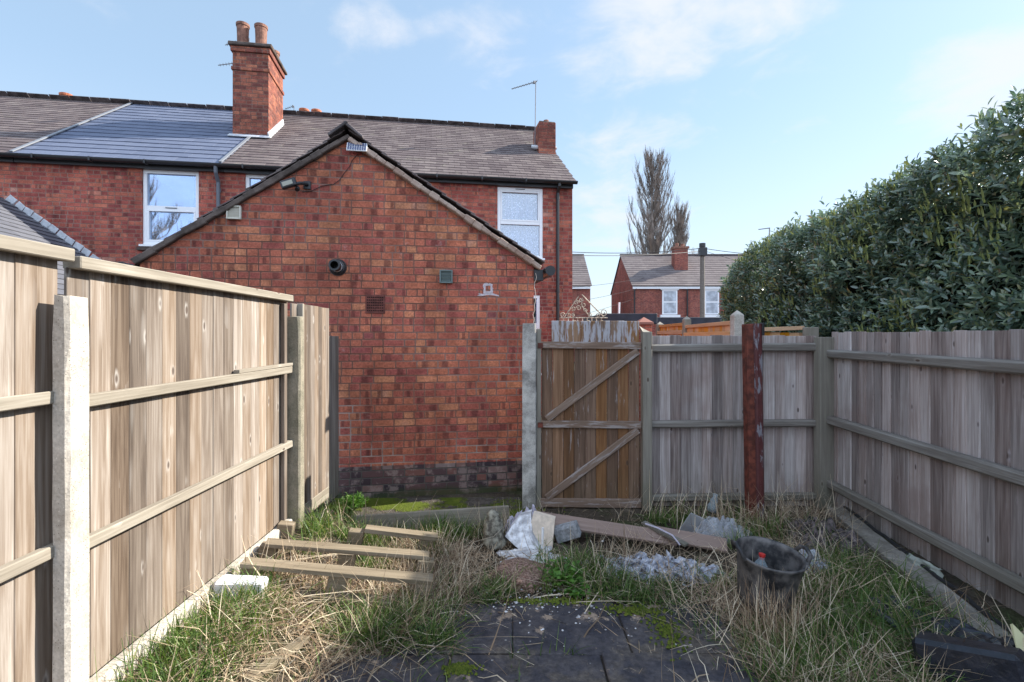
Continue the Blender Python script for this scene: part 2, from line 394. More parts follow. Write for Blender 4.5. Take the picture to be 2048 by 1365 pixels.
M['strip'] = plain('grey_verge_strip', (.20, .21, .23), .5)
M['white'] = plain('white_plastic', (.80, .81, .83), .35, .5)
M['cream'] = plain('cream_plastic', (.58, .55, .47), .5)
M['lintel'] = plain('painted_lintel', (.62, .60, .55), .7, nscale=9, namt=.2)
M['black'] = plain('black_plastic', (.018, .018, .02), .4, .5)
M['grey_vent'] = plain('grey_green_plastic', (.13, .17, .165), .5, .5)
M['terra'] = plain('terracotta', (.42, .13, .06), .75, nscale=14, namt=.25)
M['terra_dark'] = plain('sooty_terracotta', (.23, .11, .075), .8, nscale=12, namt=.35)
M['airbrick'] = plain('airbrick_clay', (.14, .045, .035), .85, nscale=20, namt=.3)
M['hole'] = plain('dark_opening', (.012, .008, .008), .95, .1)
M['pipe_grey'] = plain('grey_pipe', (.10, .11, .13), .45, .5)
M['metal'] = plain('grey_metal', (.22, .22, .23), .45, .5, .6)
M['wire'] = plain('black_cable', (.02, .02, .022), .6)
M['lens'] = plain('lamp_lens', (.30, .29, .23), .15, .6)
M['iron'] = plain('cream_iron', (.50, .43, .32), .6, nscale=30, namt=.5)
M['interior'] = plain('dim_room', (.05, .055, .065), .9)
M['pole'] = wood('telegraph_pole_wood', [(0, (.09, .075, .065)), (.5, (.17, .15, .13)), (1, (.26, .24, .22))], knots=.1, var=.1)
M['blackpaint'] = plain('black_bitumen', (.022, .025, .038), .6, nscale=4, namt=.3)

def glass(name, fac, tint=(1, 1, 1)):
    t = NT(name); tr = t.new('BsdfTransparent'); tr.inputs[0].default_value = (.85, .9, .95, 1)
    gl = t.new('BsdfGlossy'); gl.inputs['Roughness'].default_value = .02; gl.inputs['Color'].default_value = (*tint, 1)
    mx = t.new('MixShader'); t.set(mx.inputs[0], fac); t.t.links.new(tr.outputs[0], mx.inputs[1]); t.t.links.new(gl.outputs[0], mx.inputs[2])
    t.t.links.new(mx.outputs[0], t.out.inputs[0]); return t.m
M['glass'] = glass('window_glass', .42, (.62, .76, 1.0))
M['glass_soft'] = glass('curtained_glass', .2)
def lace():
    t = NT('lace_curtain'); o = t.obj(); v = t.vor(t.vm('MULTIPLY', o, (1, 1, .8)), 26)
    c = t.mix(t.mr(v.outputs['Distance'], .15, .4), (.70, .78, .92), (.16, .22, .38))
    x = t.sep(o)[0]; w = t.math('SINE', t.math('MULTIPLY', x, 60))
    c = t.hsv(c, .5, 1, t.mr(w, -1, 1, .82, 1.05)); t.pbr(c, .9, None, .1); return t.m
M['lace'] = lace()
M['far_pane'] = plain('net_curtained_pane', (.42, .45, .50), .3, .5, nscale=3, namt=.3)
def clear_plastic(name, col, tr_):
    t = NT(name); a = t.new('BsdfTransparent'); b = t.new('BsdfPrincipled'); b.inputs['Base Color'].default_value = (*col, 1)
    b.inputs['Roughness'].default_value = .25; mx = t.new('MixShader'); lw = t.new('LayerWeight'); lw.inputs[0].default_value = .35
    t.set(mx.inputs[0], t.mr(lw.outputs['Facing'], 0, 1, 1 - tr_, 1.0)); t.t.links.new(a.outputs[0], mx.inputs[1]); t.t.links.new(b.outputs[0], mx.inputs[2])
    t.t.links.new(mx.outputs[0], t.out.inputs[0]); return t.m
M['bag'] = clear_plastic('pale_bag_plastic', (.62, .58, .70), .35)
M['bag_clear'] = clear_plastic('clear_bag_plastic', (.50, .52, .56), .6)
def redpost():
    t = NT('peeling_red_paint'); o = t.obj()
    n = t.noise(t.vm('MULTIPLY', o, (14, 14, 4)), 1.0, 6, .7)
    c = t.ramp(t.noise(o, 12, 5), [(0, (.05, .018, .018)), (.5, (.095, .026, .026)), (1, (.14, .045, .034))])
    c = t.mix(t.mr(n, .54, .6, 0, .85), c, (.24, .24, .27))
    c = t.mix(t.mr(t.noise(o, 5, 4), .55, .7, 0, .8), c, (.12, .03, .028))
    t.pbr(c, .6, t.bump(n, .6, .004), .4); return t.m
M['redpost'] = redpost()
M['rust'] = plain('rust_red_paint', (.12, .030, .018), .7, nscale=16, namt=.45)
def soil():
    t = NT('garden_soil'); o = t.obj()
    n = t.noise(o, 2.6, 6, .65); n2 = t.noise(o, 35, 5, .7)
    c = t.ramp(n, [(0, (.03, .025, .021)), (.42, (.06, .048, .038)), (.6, (.10, .08, .06)), (1, (.17, .135, .10))])
    g = t.mr(t.noise(t.vm('ADD', o, (5, 1, 0)), 1.9, 5, .7), .5, .62)
    c = t.mix(t.math('MULTIPLY', g, .55), c, (.055, .075, .025)); c = t.hsv(c, .5, 1, t.mr(n2, .25, .75, .6, 1.35))
    t.pbr(c, .95, t.bump(t.math('ADD', n2, n), 1, .03), .1); return t.m
M['soil'] = soil()
def slabmat():
    t = NT('dark_wet_paving'); o = t.obj()
    n = t.noise(o, 4.5, 7, .68); n2 = t.noise(o, 40, 4, .7); n3 = t.noise(t.vm('ADD', o, (3.5, 7.1, 0)), 2.0, 7, .72)
    c = t.ramp(n, [(0, (.022, .021, .027)), (.45, (.040, .038, .047)), (.6, (.075, .067, .070)), (.8, (.12, .10, .088)), (1, (.17, .14, .12))])
    c = t.mix(t.mr(t.math('ADD', n3, t.math('MULTIPLY', n, .25)), .69, .73, 0, .85), c, (.36, .27, .20))
    v = t.vor(o, 30); k = t.sep(v.outputs['Color'])[0]
    di = t.mr(t.noise(t.vm('ADD', o, (1.2, 4.4, 0)), 1.3, 6, .7), .50, .62, 0, .75); c = t.mix(di, c, t.mix(n2, (.07, .055, .042), (.17, .14, .11)))
    c = t.mix(t.math('MULTIPLY', t.mr(v.outputs['Distance'], .12, .26, 1, 0), t.math('GREATER_THAN', k, .95)), c, (.36, .34, .33))
    c = t.hsv(c, .5, 1, t.mr(n2, .3, .7, .7, 1.3))
    t.pbr(c, .75, t.bump(t.math('ADD', n, t.math('MULTIPLY', n2, .4)), .6, .008), .35); return t.m
M['slab'] = slabmat()
def mossmat():
    t = NT('mossy_concrete'); o = t.obj()
    n = t.noise(o, 2.3, 5, .6); n2 = t.noise(o, 30, 5, .7)
    c = t.mix(t.mr(n2, .3, .7), (.05, .043, .036), (.12, .105, .09))
    mo = t.mr(t.math('ADD', n, t.math('MULTIPLY', n2, .1)), .50, .58)
    c = t.mix(mo, c, t.mix(n2, (.045, .07, .010), (.11, .135, .016)))
    t.pbr(c, .95, t.bump(t.math('ADD', n2, mo), .8, .02), .15); return t.m
M['moss_floor'] = mossmat()
M['stone'] = plain('rough_stone', (.17, .15, .12), .9, nscale=22, namt=.5, bumpd=.02, col2=(.36, .34, .27))
M['plaster'] = plain('white_plaster', (.55, .54, .56), .9, nscale=16, namt=.35, bumpd=.02, col2=(.8, .8, .82))
M['plaster_face'] = plain('cream_plasterboard_face', (.60, .50, .40), .85, nscale=30, namt=.12)
M['sand'] = plain('red_sand', (.17, .085, .062), .95, nscale=70, namt=.45, bumpd=.01, col2=(.36, .24, .19))
M['block'] = plain('grey_block', (.26, .27, .28), .9, nscale=40, namt=.3, bumpd=.006)
M['rubble'] = plain('pale_fibre', (.40, .43, .52), .95, nscale=26, namt=.5, bumpd=.02, col2=(.56, .58, .66))
M['tub'] = plain('dusty_black_rubber', (.03, .03, .034), .55, .4, nscale=12, namt=.4, col2=(.14, .13, .125))
M['red'] = plain('red_cap', (.5, .03, .025), .4)
M['bottle'] = clear_plastic('bottle_plastic', (.35, .42, .46), .6)
M['black_sheet'] = plain('black_sheeting', (.016, .018, .026), .3, .5, nscale=14, namt=.3, bumpd=.01)
M['cloth'] = plain('grey_green_cloth', (.30, .32, .28), .9, nscale=30, namt=.15)
M['yellow'] = plain('pale_yellow_plastic', (.62, .60, .36), .5)
M['tray'] = plain('white_polystyrene', (.74, .74, .76), .8, nscale=40, namt=.12)
def leafmat(name, stops, rough=.35, spec=.5, trans=.15, back=None):
    t = NT(name); rnd = t.island()
    c = t.ramp(rnd, stops); c = t.hsv(c, .5, 1, t.mr(t.noise(t.obj(), .9, 3), .3, .7, .8, 1.2))
    p = t.pbr(c, rough, None, spec); p.inputs['Coat Weight'].default_value = 0
    if trans:
        tl = t.new('BsdfTranslucent'); t.set(tl.inputs[0], t.hsv(c, .48, 1.2, 2.0)); mx = t.new('MixShader'); mx.inputs[0].default_value = trans
        t.t.links.new(p.outputs[0], mx.inputs[1]); t.t.links.new(tl.outputs[0], mx.inputs[2]); t.t.links.new(mx.outputs[0], t.out.inputs[0])
    return t.m
M['laurel'] = leafmat('laurel_leaf', [(0, (.055, .090, .070)), (.4, (.11, .165, .118)), (.75, (.16, .22, .14)), (.95, (.15, .18, .07)), (1, (.22, .19, .10))], .27, 1.0, .2)
M['laurel_core'] = plain('dark_core', (.014, .02, .011), .95, .1, nscale=12, namt=.4)  # for the solid filler inside the hedge that stops light passing
M['blossom'] = leafmat('flower_spike_green', [(0, (.16, .20, .07)), (1, (.34, .38, .16))], .7, .2, .2)
M['grass'] = leafmat('green_grass', [(0, (.035, .07, .018)), (.5, (.07, .125, .03)), (.85, (.12, .19, .045)), (1, (.20, .24, .08))], .5, .3, .25)
M['straw'] = leafmat('dry_straw', [(0, (.10, .07, .05)), (.25, (.24, .17, .11)), (.65, (.44, .345, .235)), (1, (.66, .58, .44))], .7, .25, .15)
M['weed'] = leafmat('weed_leaf', [(0, (.04, .11, .02)), (.6, (.09, .20, .035)), (1, (.15, .27, .06))], .5, .3, .25)
M['bark'] = plain('bare_twigs', (.22, .18, .15), .9, nscale=1, namt=.3, col2=(.42, .35, .30))

# ------------------------------------------------------------ camera, world, sun
cam = bpy.data.cameras.new('camera'); camo = bpy.data.objects.new('camera', cam); COL.objects.link(camo)
camo.location = (0, 0, CAMH); camo.rotation_euler = (rad(90), 0, 0)
cam.sensor_width = 36; cam.lens = 36 * 1000 / 2048; cam.shift_y = -10.0 / 2048; cam.clip_end = 2000; cam.clip_start = .05
SC.camera = camo
ELEV = rad(34); AZ = rad(20)      # azimuth: degrees ahead of due right
sd = Vector((math.cos(ELEV) * math.cos(AZ), math.cos(ELEV) * math.sin(AZ), math.sin(ELEV)))
sl = bpy.data.lights.new('sun', 'SUN'); slo = bpy.data.objects.new('sun', sl); COL.objects.link(slo)
sl.energy = 4.6; sl.angle = rad(.5); sl.color = (1.0, .93, .82)
slo.rotation_euler = (-sd).to_track_quat('-Z', 'Y').to_euler(); slo.location = (10, 5, 12)
W = bpy.data.worlds.new('World'); SC.world = W; W.use_nodes = True
wt = NT.__new__(NT); wt.t = W.node_tree; wt.t.nodes.clear(); wt.m = None
wo = wt.new('OutputWorld'); bg = wt.new('Background')
sky = wt.new('TexSky', sky_type='NISHITA'); sky.sun_disc = False; sky.sun_elevation = ELEV; sky.sun_rotation = rad(90) - AZ
sky.air_density = 1.0; sky.dust_density = .4; sky.ozone_density = 1.2; sky.altitude = 50
gen = wt.new('TexCoord').outputs['Generated']; dv = wt.vm('NORMALIZE', gen)
dx, dy, dz = wt.sep(dv)
den = wt.math('ADD', wt.math('MAXIMUM', dz, 0.0), .22)
cv = wt.comb(wt.math('DIVIDE', dx, den), wt.math('DIVIDE', dy, den), wt.math('MULTIPLY', dz, 1.5))
cn = wt.noise(cv, 1.5, 7, .58, .3); cn2 = wt.noise(wt.vm('ADD', cv, (7, 3, 1)), 4.5, 6, .6, .4)
def blob(px, py, r, amt):
    d = Vector(((px - 1024) / 1000, 1, (672 - py) / 1000)).normalized()
    dd = wt.vm('DISTANCE', wt.vm('MULTIPLY', dv, (1, 1, 1.7)), (d.x, d.y, d.z * 1.7))
    return wt.mr(dd, 0, r, amt, 0)
b = blob(1300, 40, .36, .25)
for q in ((1500, 30, .26, .20), (1010, 90, .22, .14), (1980, 170, .22, .34), (1830, 210, .22, .16), (1230, 300, .24, .24), (1190, 430, .30, .26), (1600, 190, .3, .12), (770, 50, .12, .13), (870, 45, .1, .13), (60, -60, .2, .1)):
    b = wt.math('MAXIMUM', b, blob(*q))
cf = wt.math('ADD', wt.math('MULTIPLY', cn, .5), wt.math('MULTIPLY', cn2, .5))
mask = wt.mr(wt.math('ADD', cf, b), .58, .84, 0, .85)
haz = wt.mr(dz, 0.0, .42, .55, .0)
mask = wt.math('MAXIMUM', mask, haz)
nmask = wt.math('MULTIPLY', wt.mr(dy, .2, -.5), wt.mr(cn, .3, .6, .55, .95))   # bright cloud added behind the camera, out of view, to lift shaded walls
soft = wt.mix(.6, sky.outputs[0], (2.0, 2.75, 3.5, 1))     # thin high veil over the whole sky
colr = wt.mix(mask, soft, wt.mix(wt.mr(dz, .0, .4), (3.1, 3.5, 3.95, 1), (3.45, 3.55, 3.8, 1)))
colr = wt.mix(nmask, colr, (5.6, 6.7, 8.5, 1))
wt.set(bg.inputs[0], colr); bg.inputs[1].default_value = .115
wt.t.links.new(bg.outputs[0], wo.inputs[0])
vs_ = SC.view_settings; vs_.view_transform = 'Standard'; vs_.look = 'None'; vs_.exposure = 1.25; vs_.gamma = 1
SC.cycles.max_bounces = 6; SC.cycles.transparent_max_bounces = 12

# ------------------------------------------------------------ ground
def axis(lo, hi, a, b, n):
    out = [lo, lo * .35 + a * .65] + [a + (b - a) * i / n for i in range(n + 1)] + [hi * .2 + b * .8, hi]
    return out
xs = axis(-900, 900, -2.2, 3.6, 110); ys = axis(-400, 1500, .4, 5.6, 100)
mb = MB(); mb.add([(x, y, terr(x, y)) for y in ys for x in xs],
    [(j * len(xs) + i, j * len(xs) + i + 1, (j + 1) * len(xs) + i + 1, (j + 1) * len(xs) + i) for j in range(len(ys) - 1) for i in range(len(xs) - 1)])
tag(mb.build('ground', M['soil'], smooth=True), kind='structure')
mb = MB()
for (x0, x1, y0, y1) in ((-1.15, -.325, 1.2, 2.62), (-.315, .46, 1.2, 2.62), (.468, 1.35, 1.2, 2.625), (-.62, .002, 2.632, 3.12), (0.01, .63, 2.63, 3.14), (.636, 1.22, 2.634, 3.10)):
    z = R.uniform(.010, .015)
    mb.box(((x0 + x1) / 2, (y0 + y1) / 2, z - .03), (x1 - x0, y1 - y0, .06), Matrix.Rotation(R.uniform(-.012, .012), 3, 'Y'), .006, .006)
tag(mb.build('patio', M['slab']), kind='structure')
mb = MB()
mb.box((-.85, 4.82, .0), (1.9, .62, .045), Matrix.Rotation(.03, 3, 'Z'), .006, .004)
tag(mb.build('mossy_path', M['moss_floor']), kind='structure')

# ------------------------------------------------------------ roofs and windows
def tiles(mb, O, U, S, Nn, w, L, tw, gauge, th=.012, over=1.25, jit=.004, skip=None):
    """rows of tiles from the eave point O, along U (width w), up slope S (length L)"""
    U = Vector(U).normalized(); S = Vector(S).normalized(); Nn = Vector(Nn).normalized(); O = Vector(O)
    rows = int(L / gauge + .999)
    tilt = th * 1.1 / gauge
    for r in range(rows):
        s0 = r * gauge; sl_ = min(gauge * over, L - s0 + .02)
        off = -(tw / 2 if r % 2 else 0)
        k = 0; u = off
        while u < w - 1e-6:
            a = max(u, 0); bb = min(u + tw - .004, w)
            if bb - a > .02:
                uc = (a + bb) / 2
                if not (skip and skip(uc, s0 + gauge * .5)):
                    ln = sl_; Sx = (S - Nn * tilt).normalized(); Nx = U.cross(Sx)
                    if Nx.dot(Nn) < 0: Nx = -Nx
                    Mx = Matrix((U, Sx, U.cross(Sx))).transposed()
                    c = O + U * uc + S * (s0 + ln / 2 + R.uniform(-jit, jit)) + Nn * (th * 1.1 + R.uniform(0, jit * .6))
                    mb.box(c, (bb - a, ln, th), Mx, .0015)
            u += tw
def wall_open(mb, x0, x1, z0, z1, th, ops, y=0.0, sign=1):
    """wall in the local xz plane, face at y, thickness th to +y, rectangular openings (xa, xb, za, zb)"""
    X = sorted(set([x0, x1] + [q for o in ops for q in o[:2]])); Z = sorted(set([z0, z1] + [q for o in ops for q in o[2:]]))
    for i in range(len(X) - 1):
        for j in range(len(Z) - 1):
            xc = (X[i] + X[i + 1]) / 2; zc = (Z[j] + Z[j + 1]) / 2
            if any(o[0] < xc < o[1] and o[2] < zc < o[3] for o in ops): continue
            a, b, c, d = X[i], X[i + 1], Z[j], Z[j + 1]
            mb.quad((a, y, c), (b, y, c), (b, y, d), (a, y, d))
            mb.quad((b, y + th, c), (a, y + th, c), (a, y + th, d), (b, y + th, d))
    for (a, b, c, d) in ops:
        e = y + th
        mb.quad((a, y, c), (a, y, d), (a, e, d), (a, e, c)); mb.quad((b, y, c), (b, e, c), (b, e, d), (b, y, d))
        mb.quad((a, y, c), (a, e, c), (b, e, c), (b, y, c)); mb.quad((a, y, d), (b, y, d), (b, e, d), (a, e, d))
def window(par, x0, x1, z0, z1, y, split=.5, gl='glass', curtain=None, fw=.065, lower_in=True, vent='bottom', sill=True, sashx=None):
    """frame + sash bars, panes, room behind; y = face depth of the frame"""
    f = MB(); e = .05
    f.box(((x0 + x1) / 2, y + .03, z1 - fw / 2), (x1 - x0, .07, fw)); f.box(((x0 + x1) / 2, y + .03, z0 + fw / 2), (x1 - x0, .07, fw))
    for xx in (x0 + fw / 2, x1 - fw / 2): f.box((xx, y + .03, (z0 + z1) / 2), (fw, .07, z1 - z0 - 2 * fw - .002))
    zs = z0 + (z1 - z0) * split
    f.box(((x0 + x1) / 2, y + .032, zs), (x1 - x0 - 2 * fw - .002, .07, fw * 1.05))
    # opening sash in the bottom (or top) light
    ia, ib = x0 + fw + .001, x1 - fw - .001
    za, zb = (z0 + fw + .001, zs - fw * .53) if vent == 'bottom' else (zs + fw * .53, z1 - fw - .001)
    sw = .035
    f.box(((ia + ib) / 2, y + .022, zb - sw / 2), (ib - ia, .06, sw)); f.box(((ia + ib) / 2, y + .022, za + sw / 2), (ib - ia, .06, sw))
    for xx in (ia + sw / 2, ib - sw / 2): f.box((xx, y + .022, (za + zb) / 2), (sw, .06, zb - za - 2 * sw - .002))
    if sashx:
        for q in sashx: f.box((x0 + (x1 - x0) * q, y + .034, (zs + z1) / 2), (fw * .8, .07, (z1 - zs) - fw * 1.6))
    fr = f.build('window', M['white'], par)
    p = MB(); p.box(((x0 + x1) / 2, y + .045, (z0 + z1) / 2), (x1 - x0 - fw, .006, z1 - z0 - fw)); p.build('pane', M[gl], fr)
    v = MB(); v.box(((x0 + x1) / 2, y - .012, zs + (.0 if vent == 'bottom' else (z1 - zs) - fw * .5)), (.20, .012, .014)); v.build('trickle_vent', M['pipe_grey'], fr)
    if curtain:
        c = MB(); n = 40; vs = []
        for i in range(n + 1):
            xx = x0 + .04 + (x1 - x0 - .08) * i / n; yy = y + .12 + .012 * math.sin(i * 1.9)
            vs += [(xx, yy, z0 + .03), (xx, yy, z1 - .03)]
        c.add(vs, [(2 * i, 2 * i + 2, 2 * i + 3, 2 * i + 1) for i in range(n)]); c.build('curtain', M['lace'], fr)
    if sill:
        s = MB(); s.box(((x0 + x1) / 2, y - .03, z0 - .022), (x1 - x0 + .06, .13, .04)); s.build('sill', M['white'], fr)
    return fr
def room(mb, x0, x1, z0, z1, y0, y1):
    a, b, c, d = x0, x1, z0, z1
    mb.quad((a, y1, c), (b, y1, c), (b, y1, d), (a, y1, d)); mb.quad((a, y0, c), (a, y1, c), (a, y1, d), (a, y0, d))
    mb.quad((b, y0, c), (b, y0, d), (b, y1, d), (b, y1, c)); mb.quad((a, y0, c), (b, y0, c), (b, y1, c), (a, y1, c)); mb.quad((a, y0, d), (a, y1, d), (b, y1, d), (b, y0, d))
def ridge_tiles(mb, x0, x1, y, z, step=.42):
    n = int((x1 - x0) / step)
    for i in range(n):
        a = x0 + (x1 - x0) * i / n; b = x0 + (x1 - x0) * (i + 1) / n
        lift = R.uniform(-.006, .008)
        for s in (-1, 1):
            Mx = Matrix.Rotation(s * rad(33), 3, 'X')
            mb.box(((a + b) / 2, y + s * .055, z + .015 + lift), (b - a - .012, .14, .018), Mx, .004, .004)
        mb.tube([(b - .035, y, z + .035 + lift), (b + .01, y, z + .035 + lift)], .035, 8)

HR = math.atan2(.155, .988); W0 = (1.28, 10.6, 0)
U_ = Vector((math.cos(HR), math.sin(HR), 0)); V_ = Vector((-math.sin(HR), math.cos(HR), 0))
def H(u, v, z=0): return Vector(W0) + U_ * u + V_ * v + Vector((0, 0, z))
PITCH = rad(35); EZ = 4.9; RD = 3.46; RL = (RD + .15) / math.cos(PITCH)
def terrace(name, label, u0, u1, roofmat, tw, gauge, ops, th=.009, verge=False, origin_u=None):
    o = thing(name, label, 'house', tuple(H(u0, 0)), HR)
    w = u1 - u0; L = [(a - u0, b - u0, c, d) for a, b, c, d in ops]
    mb = MB(); wall_open(mb, 0, w, 0, EZ - .02, .22, L)
    D = 2 * RD; zt = EZ - .02
    for xx, s in ((0, 1), (w, -1)):
        tri = [(xx, .22 if True else 0, 0), (xx, D, 0), (xx, D, zt), (xx, RD, zt + (RD) * math.tan(PITCH) - .03), (xx, .22, zt)]
        if s > 0: tri = tri[::-1]
        mb.add(tri, [tuple(range(5))])
        mb.quad(*([(xx, 0, 0), (xx, .22, 0), (xx, .22, zt), (xx, 0, zt)][::s]))
    mb.quad((w, D, 0), (0, D, 0), (0, D, zt), (w, D, zt))
    wall = mb.build('wall', M['brick_house'], o)
    for (a, b, c, d) in L: rm = MB(); room(rm, a - .1, b + .1, c - .1, min(d + .1, EZ - .1), .221, 2.2); rm.build('room_lining', M['interior'], wall)
    r = MB(); e = .15
    S = Vector((0, math.cos(PITCH), math.sin(PITCH))); Nn = Vector((0, -math.sin(PITCH), math.cos(PITCH)))
    ov = .05 if verge else 0
    # front slope tiles, boarding under them, plain rear slope
    tiles(r, (0, -e, EZ), (1, 0, 0), S, Nn, w + ov, RL, tw, gauge, th)
    rf = r.build('roof', roofmat, o)
    u = MB(); u.add([(0, -e + .03, EZ - .002), (w + ov, -e + .03, EZ - .002), (w + ov, RD, EZ + (RD + e) * math.tan(PITCH) - .02), (0, RD, EZ + (RD + e) * math.tan(PITCH) - .02),
                     (w + ov, D + .15, EZ), (0, D + .15, EZ)], [(0, 1, 2, 3), (3, 2, 4, 5)]); u.build('underlay', M['underlay'], rf)
    rt = MB(); ridge_tiles(rt, 0, w + ov, RD, EZ + (RD + e) * math.tan(PITCH) + .02); rt.build('ridge', M['ridge'], rf)
    g = MB(); n = 8
    for k in range(n):   # half-round gutter
        a0 = PI + PI * k / n; a1 = PI + PI * (k + 1) / n; rr = .056; yc, zc = -e - .045, EZ - .005
        g.quad((0, yc + rr * math.cos(a0), zc + rr * math.sin(a0)), (w + ov, yc + rr * math.cos(a0), zc + rr * math.sin(a0)), (w + ov, yc + rr * math.cos(a1), zc + rr * math.sin(a1)), (0, yc + rr * math.cos(a1), zc + rr * math.sin(a1)))
    g.box((w / 2, -.055, EZ - .07), (w - .01, .06, .09), ch=.002)
    for k in range(int(w / .9)): g.box((.4 + k * .9, -e - .045, EZ - .035), (.03, .125, .075), ch=.002)
    g.build('gutter', M['black'], rf)
    return o, rf
def LP(o, u0, x): return x - u0

# house with the new bluish tiles
hB, rB = terrace('terraced_house', 'terraced house with the newly tiled smooth blue-grey roof', -10.31, -6.84, M['slate_new'], .33, .27, [(-8.27, -7.3, 3.38, 4.80)], th=.012)
window(hB, -8.27 + 10.31, -7.3 + 10.31, 3.385, 4.795, .03, .5, 'glass')
mb = MB(); mb.box((-7.785 + 10.31, -.02, 4.872), (1.22, .12, .11), None, .006, .004); mb.build('lintel', M['lintel'], hB)
mb = MB(); mb.box((-7.785 + 10.31, -.015, 3.30), (1.1, .11, .06), None, .006); mb.build('brick_sill', M['cement'], hB)
for uu in (0.02, 3.45):
    mb = MB(); Sx = Vector((0, math.cos(PITCH), math.sin(PITCH))); p0 = Vector((uu, -.17, EZ + .045)); mb.bar(p0, p0 + Sx * (RL + .02), .06, .02, (0, -math.sin(PITCH), math.cos(PITCH)))
    mb.build('verge_strip', M['strip'], rB)
mb = MB(); xx = -6.93 + 10.31
mb.tube([(xx, -.19, EZ - .05), (xx, -.18, EZ - .16), (xx, -.07, EZ - .32), (xx, -.06, 0)], .035, 10)
for z in (4.4, 3.4, 2.4, 1.2): mb.tube([(xx, -.06, z), (xx, -.06, z + .06)], .043, 10)
mb.build('downpipe', M['pipe_grey'], hB)

# right end house
def chk(u, s): return False
hA, rA = terrace('end_terraced_house', 'end terraced house under old brown slates with lace curtains upstairs', -6.84, 0, M['slate'], .25, .175,
    [(-6.48, -5.52, 3.38, 4.80), (-1.6, -.64, 3.30, 4.78), (-1.6, -.70, .9, 2.54)], verge=True)
ox = 6.84
window(hA, -6.48 + ox, -5.52 + ox, 3.385, 4.795, .03, .5, 'glass')
window(hA, -1.6 + ox, -.64 + ox, 3.305, 4.775, .02, .5, 'glass_soft', curtain=True, vent='top')
window(hA, -1.6 + ox, -.70 + ox, .905, 2.535, .02, .62, 'glass', vent='bottom', sashx=(.75,))
mb = MB(); mb.box((-6.0 + ox, -.02, 4.872), (1.22, .12, .11), None, .006, .004); mb.build('lintel', M['lintel'], hA)
mb = MB(); mb.box((-1.12 + ox, -.008, 4.84), (1.30, .05, .12), None, .006); mb.build('lintel', plain('brown_lintel', (.10, .045, .035), .8, nscale=10), hA)
mb = MB(); xx = -.33 + ox
mb.tube([(xx, -.19, EZ - .05), (xx, -.19, EZ - .10), (xx, -.05, EZ - .22), (xx, -.045, 0)], .034, 10)
for z in (4.55, 3.6, 2.6, 1.4): mb.tube([(xx, -.045, z), (xx, -.045, z + .05)], .042, 10)
mb.build('downpipe', M['black'], hA)
# mossy hip patch of loose slates by the end chimney
mb = MB(); mb.box((6.84 - .25, 1.63, 5 + 1.78 * math.tan(PITCH) + .03), (.62, .14, .05), Matrix.Rotation(PITCH, 3, 'X'), .004); mb.build('flashing', M['lead'], rA)

hC, rC = terrace('terraced_house', 'terraced house with old patchy slates at the left edge of the photo', -16.5, -10.31, M['slate'], .25, .175, [])

# chimneys: stacks are parts of their roofs, pots parts of the stack
def stack(rf, u0, cx, cy, sx, sy, zb, zt, pots, mat='brick_chim', cap=True, band=True):
    """local coordinates of the house (x = u - u0)"""
    o = MB(); x = cx - u0
    o.box((x, cy, (zb + zt) / 2), (sx, sy, zt - zb), None, .004)
    if band: o.box((x, cy, zt - .52), (sx + .05, sy + .05, .075), None, .004)
    if cap: o.box((x, cy, zt - .10), (sx + .07, sy + .07, .11), None, .004)
    st = o.build('chimney', M[mat], rf)
    if cap:
        c = MB(); c.box((x, cy, zt + .002), (sx + .16, sy + .16, .075), None, .012, .008); c.lathe((x, cy, zt + .03), [(.38, 0), (.3, .05), (.02, .09)], 14); c.build('capping', M['cement'], st)
    for (px, py, pr, ph, mt) in pots:
        p = MB(); zb2 = zt + .05
        p.lathe((x + px, cy + py, zb2), [(pr * .95, 0), (pr * .92, .05), (pr * .94, ph * .5), (pr, ph - .07), (pr * 1.01, ph - .065), (pr * 1.10, ph - .06), (pr * 1.12, ph - .005), (pr * 1.08, ph), (pr * .92, ph), (pr * .88, ph - .02), (pr * .85, ph - .25)], 18)
        p.build('chimney_pot', M[mt], st)
    return st
bigc = (-6.84, -6.87, 1.98, .74, 1.06, 5.0, 8.05)
stk = stack(hA, *bigc, pots=[(-.22, -.36, .125, .50, 'terra_dark'), (.16, -.36, .125, .50, 'terra_dark'), (-.02, .1, .10, .28, 'terra'), (.22, .38, .11, .34, 'terra_dark')])
mb = MB(); yb = 1.45; zf = EZ + (yb + .15) * math.tan(PITCH)
mb.box((-.03, yb - .05, zf + .03), (.88, .14, .02), Matrix.Rotation(PITCH, 3, 'X'), .003)
Sx = Vector((0, math.cos(PITCH), math.sin(PITCH)))
p0 = Vector((.355, yb - .05, zf + .04)); mb.bar(p0, p0 + Sx * 1.32, .03, .16, (0, -math.sin(PITCH), math.cos(PITCH)))
mb.build('flashing', M['lead'], stk)
mb = MB(); mb.box((-.05, 1.66, 8.10), (.35, .10, .02), None, .006, .01); mb.build('moss_clump', plain('yellow_moss', (.36, .33, .05), .95, nscale=30, namt=.5), stk)
endc = stack(hA, -6.84, -.20, 1.50 + .33, .42, .66, 5.6, 6.83, pots=[(.03, -.08, .06, .10, 'terra_dark')], cap=False, band=False)
mb = MB(); mb.box((6.64, 1.83, 6.845), (.40, .62, .03), None, .01, .008); mb.build('capping', M['cement'], endc)
stack(hA, -6.84, -6.45, 5.05, .7, .5, 5.6, 7.86, pots=[(-.18, 0, .13, .36, 'terra'), (.16, 0, .13, .36, 'terra')])
stack(hC, -16.5, -12.85, 5.0, .9, .5, 5.4, 7.82, pots=[(.1, 0, .14, .36, 'terra')])

